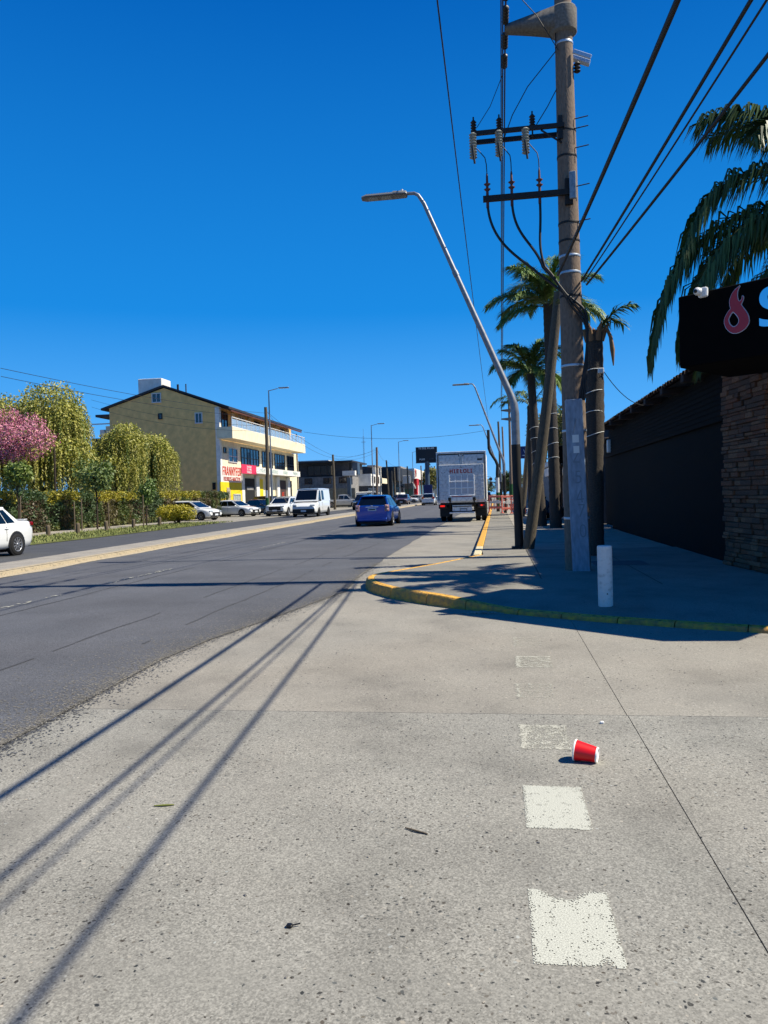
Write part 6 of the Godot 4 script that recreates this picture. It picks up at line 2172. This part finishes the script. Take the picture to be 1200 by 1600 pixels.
func far_places() -> void:
	rng.seed = 201
	# more fronts down the far side
	var rows := [["cream_shop", "cream shop with grey doors beyond the dealership", -20.0, -207, 6.0, 5.6, 16.0, "white_wall"], ["grey_hall", "low grey hall behind the billboard column", -19.0, -228, 7.0, 6.8, 18.0, "grey_wall"], ["pale_shop", "pale narrow shop far down the street", -18.0, -250, 7.0, 5.4, 16.0, "cream"], ["far_shop", "flat white shop at the far end of the street", -18.0, -275, 8.0, 5.0, 22.0, "white_wall"]]
	for r in rows:
		var root := thing(r[0], r[1], "building", V(r[2], 0, r[3]))
		part(root, "wall", one_box(V(-r[4] / 2, r[5] / 2, 0), V(r[4], r[5], r[6])), M[r[7]])
		part(root, "parapet", one_box(V(-r[4] / 2 + 0.1, r[5] - 0.3, 0), V(r[4] + 0.1, 0.9, r[6] + 0.2)), M.grey_dark if r[7] != "grey_wall" else M.white_wall)
		for k in 4:
			win_x(root, 0.0, 0.3, 3.2, -r[6] * 0.42 + k * r[6] * 0.22, -r[6] * 0.42 + (k + 0.7) * r[6] * 0.22, 1, M.frame_white, M.window_glass)
	# billboard on a column
	var bb := thing("billboard", "dark navy billboard on a blue grey column above the far shops", "billboard", V(-13.3, 0, -150))
	part(bb, "column", one_tube([V(0, 0, 0), V(0, 8.0, 0)], 0.42, 16), M.steel_blue)
	var board := part(bb, "board", one_box(V(-0.1, 9.35, 0), V(4.2, 3.05, 0.6), 0.03), M.board_navy)
	text(board, "headline", "TE DEL PILAR", 0.36, 0.03, M.sticker, V(-0.1, 10.6, 0.31), Basis(), "Droid Sans", 700)
	text(board, "footer", "PLUS", 0.34, 0.03, M.sticker, V(-0.95, 8.45, 0.31), Basis(), "Droid Sans", 700)
	text(board, "footer", "ATM", 0.3, 0.03, M.steel_blue, V(0.9, 8.5, 0.31))
	part(bb, "frame", one_box(V(-0.1, 7.78, 0), V(4.3, 0.12, 0.8)), M.steel_blue)
	var bs := part(self, "blue_sign", one_box(V(-12.0, 1.9, -135), V(1.6, 2.6, 0.3), 0.03), M.blue_sign)
	tag(bs, "plain blue board at the foot of the billboard column", "sign")
	# trees at the end of the street
	var tl := [[-16.0, -190, 8.0, 3.0, "round yellow green tree above the white dealership", Color(0.14, 0.14, 0.04), Color(0.22, 0.2, 0.06)], [4.6, -72, 8.6, 2.0, "dense green tree behind the three armed pole", Color(0.06, 0.08, 0.03), Color(0.14, 0.16, 0.06)], [3.6, -44, 6.2, 1.3, "bushy tree above the black shop box", Color(0.07, 0.08, 0.025), Color(0.17, 0.16, 0.06)], [3.0, -160, 6.0, 3.0, "far dark tree at the end of the right pavement", Color(0.05, 0.08, 0.03), Color(0.10, 0.13, 0.05)], [-3.0, -300, 7.0, 5.0, "distant tree where the road vanishes, left one", Color(0.05, 0.08, 0.04), Color(0.1, 0.13, 0.06)], [5.0, -290, 8.0, 5.0, "distant tree where the road vanishes, right one", Color(0.05, 0.08, 0.04), Color(0.1, 0.13, 0.06)], [-15.0, -320, 9.0, 6.0, "distant tree behind the far shops", Color(0.05, 0.08, 0.04), Color(0.1, 0.13, 0.06)], [-26.0, -330, 9.0, 7.0, "distant broad tree beyond the far end of the shops", Color(0.05, 0.08, 0.04), Color(0.1, 0.13, 0.06)]]
	for t in tl:
		young_tree(V(t[0], 0, t[1]), t[4], t[2], V(t[3], minf(t[3], t[2] * 0.36), t[3]), 2600 if t[1] > -100 else 1500, t[5], t[6], 0.14, 0.22 if t[1] > -100 else 0.7)
	# right side fronts
	var rt := thing("brown_shop_row", "dark brown low shop with black projecting box, beyond the gate", "building", V(4.0, 0.14, -36))
	part(rt, "wall", one_box(V(2.5, 1.8, 0.5), V(5.0, 3.6, 11.0)), M.grey_dark)
	part(rt, "sign_box", one_box(V(-0.95, 3.05, -2.0), V(0.95, 0.85, 0.5), 0.02), M.sign_black)
	part(rt, "box_arm", one_box(V(-0.25, 3.2, -2.0), V(0.5, 0.1, 0.1)), M.sign_black)
	rt = thing("pale_shop", "pale shop with white fascia behind the palms", "building", V(4.0, 0.14, -50))
	part(rt, "wall", one_box(V(2.5, 1.8, 0), V(5.0, 3.6, 14.0)), M.grey_wall)
	part(rt, "fascia", one_box(V(-0.4, 2.45, 2.5), V(0.9, 0.5, 6.0), 0.02), M.white_wall)
	part(rt, "banner", one_box(V(-0.5, 1.2, 4.0), V(0.06, 2.0, 0.6)), M.sticker)
	rt = thing("far_right_houses", "row of low houses far along the right pavement", "building", V(4.5, 0.14, -90))
	part(rt, "wall", one_box(V(3.0, 1.7, 0), V(6.0, 3.4, 60.0)), M.grey_wall)
	part(rt, "parapet", one_box(V(3.0, 3.6, 0), V(6.2, 0.4, 60.2)), M.white_wall)
	var sg := thing("blue_sign", "small blue sign with white mark on a thin post beyond the timber poles", "sign", V(2.3, 0.14, -60))
	part(sg, "post", one_tube([V(0.3, 0, 0), V(0.3, 4.9, 0)], 0.05, 8), M.zinc)
	var face := part(sg, "board", one_box(V(0, 4.35, 0.08), V(0.75, 0.95, 0.08), 0.01), M.blue_sign)
	text(face, "mark", "V", 0.28, 0.01, M.sticker, V(0, 4.42, 0.13))
	part(face, "text_line", one_box(V(0, 4.12, 0.124), V(0.4, 0.06, 0.008)), M.sticker)


func vehicles() -> void:
	box_truck(V(-1.70, 0.006, -38.4))
	# blue hatchback with clear lamps
	var c := car("blue_hatchback", "bright blue hatchback driving beside the white box truck", "car", V(-5.78, 0.006, -37.2), 0.0, hatch("blue", {"W": 1.74, "H": 1.47, "L": 4.04, "belt": 0.92, "dark_bumper": false, "dark_rear": false, "plate_y": 0.80, "tail": [0.86, 0.22, 0.32], "cabin": [0.015, 0.13, 0.50, 0.77], "roof_w": 0.70, "panes": [[0.12, 0.19, 0.17, 0.2], [0.21, 0.41, 0.215, 0.38], [0.43, 0.7, 0.395, 0.51]], "r": 0.32, "tail_mat": "tail_clear", "rear_round": 0.17}))
	part(c, "tail_strip", one_box(V(0, 0.92, 2.035), V(0.62, 0.035, 0.02), 0.006), M.chrome)
	part(c, "emblem", one_box(V(0, 0.985, 2.03), V(0.10, 0.035, 0.02), 0.008), M.chrome)
	part(c, "roof_spoiler", one_box(V(0, 1.425, 1.52), V(1.08, 0.035, 0.24), 0.012), M.car_blue)
	part(c, "plate_letters", one_box(V(0, 0.80, 2.04), V(0.32, 0.05, 0.004)), M.plate_text)
	for s in [-1.0, 1.0]:
		for y in [0.78, 0.93]:
			var b := B.new()
			b.lathe([[0.001, 0.03], [0.05, 0.025], [0.062, 0.0]], 12, V(s * 0.72, y, 2.03), Basis(Vector3(1, 0, 0), PI / 2))
			part(c, "lamp_lens", b, M.tail_clear)
	# white saloon at the frame's edge
	c = car("white_saloon", "white saloon with dark rims and red tail lamp on the far carriageway", "car", V(-14.82, 0.002, -19.08), PI, sedan("white", {"L": 4.5, "W": 1.78, "r": 0.325, "spokes": 10, "dark_mirror": false, "dark_rear": false, "tail": [0.90, 0.34, 0.13]}))
	part(c, "boot_lip", one_box(V(0, 1.035, 2.17), V(1.3, 0.03, 0.16), 0.01), M.car_white)
	part(c, "lower_skirt", one_box(V(0, 0.30, 2.18), V(1.45, 0.16, 0.12), 0.03), M.trim)
	# van and parked cars
	c = car("white_van", "white panel van with black front bumper coming along the median", "van", V(-14.45, 0.002, -58.6), PI - 0.02, panel_van("white"))
	part(c, "roof_beacon", one_box(V(0, 2.25, -0.4), V(0.12, 0.05, 0.12), 0.01), M.trim)
	car("white_suv", "white compact sport utility with wide black grille behind the van", "car", V(-18.1, 0.004, -63.3), PI - 0.06, suv("white", {"dark_mirror": false}))
	car("white_notchback", "white four door saloon parked side on before the yellow shop corner", "car", V(-22.9, 0.004, -64.6), -PI / 2 - 0.3, sedan("white", {"L": 4.45, "dark_mirror": false}))
	car("white_city_car", "white hatchback half hidden by the yellow shrub", "car", V(-22.7, 0.004, -54.8), -PI / 2 - 0.22, hatch("white", {"dark_mirror": false}))
	car("dark_saloon", "dark blue saloon parked behind the white four door saloon", "car", V(-22.3, 0.004, -70.6), -PI / 2 - 0.5, sedan("dark", {"L": 4.5}))
	car("black_suv", "black sport utility parked under the shop canopy", "car", V(-23.6, 0.004, -78.2), -PI / 2 - 0.2, suv("black", {"H": 1.8}))
	car("black_wagon", "black car parked behind the white compact sport utility", "car", V(-20.8, 0.004, -77.0), -PI / 2 - 0.2, suv("black", {"H": 1.7}))
	car("silver_pickup", "silver double cab pickup parked side on beyond the van", "pickup", V(-21.0, 0.004, -104), -PI / 2, pickup("silver"))
	car("dark_suv", "dark sport utility coming up behind the blue hatchback's left side", "car", V(-14.4, 0.002, -82), PI, suv("dark", {"H": 1.7}))
	car("brown_suv", "brown red sport utility approaching on the far carriageway", "car", V(-13.7, 0.002, -112), PI, suv("brown", {"H": 1.62}))
	car("white_hatchback", "white hatchback with red tail lamps ahead of the box truck", "car", V(-9.0, 0.006, -103), 0.0, hatch("white", {"H": 1.6, "W": 1.8, "tail": [1.0, 0.3, 0.3]}))
	var k := 0
	for q in [[-19.6, -118.0, "white", "van", "grey white delivery van parked before the open frame building"], [-16.8, -120.0, "dark", "hatch", "dark hatchback parked before the delivery van"], [-17.2, -133.0, "grey", "suv", "grey sport utility parked before the dark showroom"], [-17.0, -146.0, "white", "sedan", "white saloon parked by the short timber pole"], [-16.4, -158.0, "silver", "sedan", "silver saloon parked before the car dealership"], [-16.5, -172.0, "white", "hatch", "white hatchback parked by the red entrance"], [-13.9, -150.0, "silver", "hatch", "small silver car far behind the brown one"], [-14.0, -190.0, "white", "suv", "far white sport utility under the billboard"], [-4.0, -190.0, "dark", "sedan", "far dark car near the vanishing point of the road"], [-1.6, -120.0, "black", "suv", "black car parked by the kerb beyond the barriers"]]:
		var P: Dictionary
		match q[3]:
			"van":
				P = panel_van(q[2])
			"hatch":
				P = hatch(q[2])
			"suv":
				P = suv(q[2])
			_:
				P = sedan(q[2])
		var to: float = 0.0 if k >= 8 else (PI if k in [2, 6, 7] else -PI / 2)
		car("parked_car", q[4], "van" if q[3] == "van" else "car", V(q[0], 0.004, q[1]), to, P)
		k += 1


func small_things() -> void:
	rng.seed = 301
	# bollard
	var bo := thing("bollard", "white painted round bollard on the shaded corner pavement", "bollard", V(1.21, 0.075, -8.95))
	var b := B.new()
	b.lathe([[0.083, -0.05], [0.083, 0.685], [0.08, 0.70], [0.07, 0.706], [0.001, 0.707]], 24)
	part(bo, "post", b, M.bollard)
	part(bo, "drill_hole", one_tube([V(0.01, 0.16, 0.075), V(0.01, 0.16, 0.085)], 0.008, 8), M.black_plastic)
	# fallen paper cup, mouth to the left
	var cup := thing("paper_cup", "red paper cup with white rim lying on the concrete", "cup", V(0.435, 0.0, -4.06))
	var dir := V(0.955, 0, 0.295).normalized()
	var tilt := Basis(Vector3.UP, -0.30) * Basis(Vector3(0, 0, 1), -PI / 2 - 0.11)
	var sh := B.new()
	var r0 := 0.0535
	var r1 := 0.0385
	var ln := 0.118
	sh.lathe([[r0, 0.0], [lerpf(r0, r1, 0.5), ln * 0.5], [r1, ln - 0.006]], 40)
	sh.lathe([[r1 - 0.001, ln - 0.006], [lerpf(r0, r1, 0.5) - 0.001, ln * 0.5], [r0 - 0.001, 0.0]], 40)
	var shell := part(cup, "shell", sh, M.cup_red, V(-0.058, 0.053, -0.012), tilt)
	b = B.new()
	b.lathe([[r0 + 0.002, -0.004], [r0 + 0.0035, 0.0], [r0 + 0.002, 0.004], [r0 - 0.002, 0.003], [r0 - 0.002, -0.003], [r0 + 0.002, -0.004]], 40)
	part(cup, "rolled_rim", b, M.cup_white, V(-0.058, 0.053, -0.012), tilt)
	b = B.new()
	b.lathe([[r1 + 0.0012, ln - 0.009], [r1 + 0.0012, ln], [r1 - 0.003, ln], [r1 - 0.004, ln - 0.006], [0.001, ln - 0.007]], 40)
	part(cup, "base", b, M.cup_white, V(-0.058, 0.053, -0.012), tilt)
	# small printed line along the wall of the cup
	var pr := B.new()
	for k in 11:
		var u := 0.33 + 0.05 * k
		var rr := lerpf(r0, r1, u) + 0.0006
		var a := 0.62
		var w := 0.0036
		for e in [[0.0, 1.0, 0.0, 0.25], [0.0, 0.3, 0.0, 1.0], [0.7, 1.0, 0.0, 1.0 if k % 3 else 0.5]]:
			var y0: float = ln * u + w * e[0]
			var y1: float = ln * u + w * e[1]
			var a0: float = a + 0.085 * e[2]
			var a1: float = a + 0.085 * e[3]
			pr.quad(V(cos(a0) * rr, y0, sin(a0) * rr), V(cos(a1) * rr, y0, sin(a1) * rr), V(cos(a1) * rr, y1, sin(a1) * rr), V(cos(a0) * rr, y1, sin(a0) * rr))
	part(shell, "printed_line", pr, M.cup_white)
	# litter and pebbles lying on the concrete
	var lit := [[0.60, -4.72, 0.018, 0, "tiny white scrap on the concrete behind the cup", "scrap", "paper_scrap"]]
	for l in lit:
		b = B.new()
		b.cbox(V(l[0], l[2] * 0.4, l[1]), V(l[2] * 1.3, l[2] * 0.8, l[2]), l[2] * 0.2)
		tag(part(self, l[6], b, M.cup_white), l[4], l[5])
	var tw := [[[-0.42, -3.18], [-0.32, -3.13], "short brown twig on the concrete between shadow and squares", "brown"], [[-1.62, -3.32], [-1.53, -3.34], "thin green stalk lying by the middle cable shadow", "green"]]
	for t in tw:
		b = B.new()
		b.tube([V(t[0][0], 0.005, t[0][1]), V((t[0][0] + t[1][0]) / 2, 0.007, (t[0][1] + t[1][1]) / 2 + 0.006), V(t[1][0], 0.004, t[1][1])], [0.003, 0.005, 0.003], 5)
		tag(part(self, "twig", b, M.wood_rail if t[3] == "brown" else M.stalk), t[2], "twig")
	b = B.new()
	b.cbox(V(-0.715, 0.006, -2.41), V(0.022, 0.012, 0.018), 0.004)
	b.tube([V(-0.71, 0.006, -2.41), V(-0.68, 0.01, -2.42)], 0.0025, 5)
	tag(part(self, "seed_pod", b, M.black_plastic), "small black dried seed pod on the concrete", "seed pod")
	# coarse chips lying loose
	b = B.new()
	for k in 260:
		var z := -rng.randf_range(1.6, 8.0)
		var x := rng.randf_range(-2.6, 2.4)
		var r := rng.randf_range(0.002, 0.0055)
		var q := Basis(Vector3.UP, rng.randf() * TAU)
		b.col = Color(0.10, 0.10, 0.10).lerp(Color(0.2, 0.19, 0.17), rng.randf())
		b.cbox(V(x, r * 0.4, z), V(r * 2.4, r, r * 1.6), r * 0.25, q)
	for k in 700:
		var a := rng.randf()
		var cx := -0.18 + 0.14 * sqrt(-2.0 * log(rng.randf_range(0.01, 1))) * cos(rng.randf() * TAU)
		var cz := -9.02 + 0.05 * (rng.randf() + rng.randf() - 1.0)
		b.col = Color(0.30, 0.28, 0.25) * rng.randf_range(0.6, 1.2)
		var r := rng.randf_range(0.003, 0.009)
		b.cbox(V(cx, r * 0.5 + 0.02 * exp(-pow((cx + 0.18) / 0.12, 2)) * a, cz), V(r * 2, r * 1.4, r * 1.7), r * 0.3, Basis(Vector3.UP, rng.randf() * TAU))
	var gv := part(self, "loose_gravel", b, M.gravel_stone)
	gv.set_meta("kind", "stuff")
	gv.set_meta("label", "scattered small stone chips on the concrete")
	gv.set_meta("category", "gravel")
	# rubbish bags
	var bags := [[1.75, -34.6, 0.42, "white", "crumpled white plastic rubbish bag against the black bags"], [2.15, -34.9, 0.5, "black", "big black rubbish bag beside the palm trunk"], [2.6, -34.3, 0.42, "black", "black rubbish bag at the end of the pile"], [2.0, -35.4, 0.55, "black", "black rubbish bag at the back of the pile"], [1.9, -33.95, 0.28, "white", "small white rubbish bag in front of the pile"]]
	for q in bags:
		b = B.new()
		var rows := []
		for i in 11:
			var v := i / 10.0
			var ring := PackedVector3Array()
			for j in 16:
				var a := -TAU * j / 16.0
				var rr: float = q[2] * (sin(PI * pow(v, 0.75)) * 0.95 + 0.06) * (1.0 + 0.22 * patch.get_noise_3d(cos(a) * 30 + q[0] * 50, v * 60, sin(a) * 30))
				ring.append(V(cos(a) * rr, v * q[2] * 1.9, sin(a) * rr))
			rows.append(ring)
		b.grid(rows, true)
		var bag := thing("rubbish_bag", q[4], "rubbish bag", V(q[0], 0.145, q[1]))
		part(bag, "bag", b, M["bag_" + q[3]])
		part(bag, "knot", one_tube([V(0, q[2] * 1.85, 0), V(0.03, q[2] * 2.1, 0.02)], [0.03, 0.07], 7), M["bag_" + q[3]])
	# red and white barriers
	var bars := [[-0.05, -50.5, 0.0, "red and white plastic barrier nearest the box truck"], [0.75, -47.0, 0.25, "red and white plastic barrier between lamp post and truck"], [1.3, -46.0, -0.2, "red and white plastic barrier nearest the timber pole"]]
	for q in bars:
		var br := thing("road_barrier", q[3], "barrier", V(q[0], 0.15, q[1]), q[2])
		for s in [-1.0, 1.0]:
			part(br, "post", one_box(V(s * 0.42, 0.55, 0), V(0.07, 1.1, 0.06), 0.01), M.barrier_red)
			part(br, "foot", one_box(V(s * 0.42, 0.03, 0), V(0.1, 0.06, 0.5), 0.01), M.barrier_red)
		for r in 3:
			part(br, "rail", one_box(V(0, 0.3 + r * 0.36, 0), V(0.77, 0.13, 0.05), 0.01), M.barrier_red if r % 2 == 0 else M.sticker)
		for k in 4:
			part(br, "bar", one_box(V(-0.27 + k * 0.18, 0.52, 0), V(0.05, 0.7, 0.03)), M.barrier_red)
		part(br, "white_patch", one_box(V(0.05, 0.68, 0.04), V(0.4, 0.22, 0.02), 0.004), M.sticker)
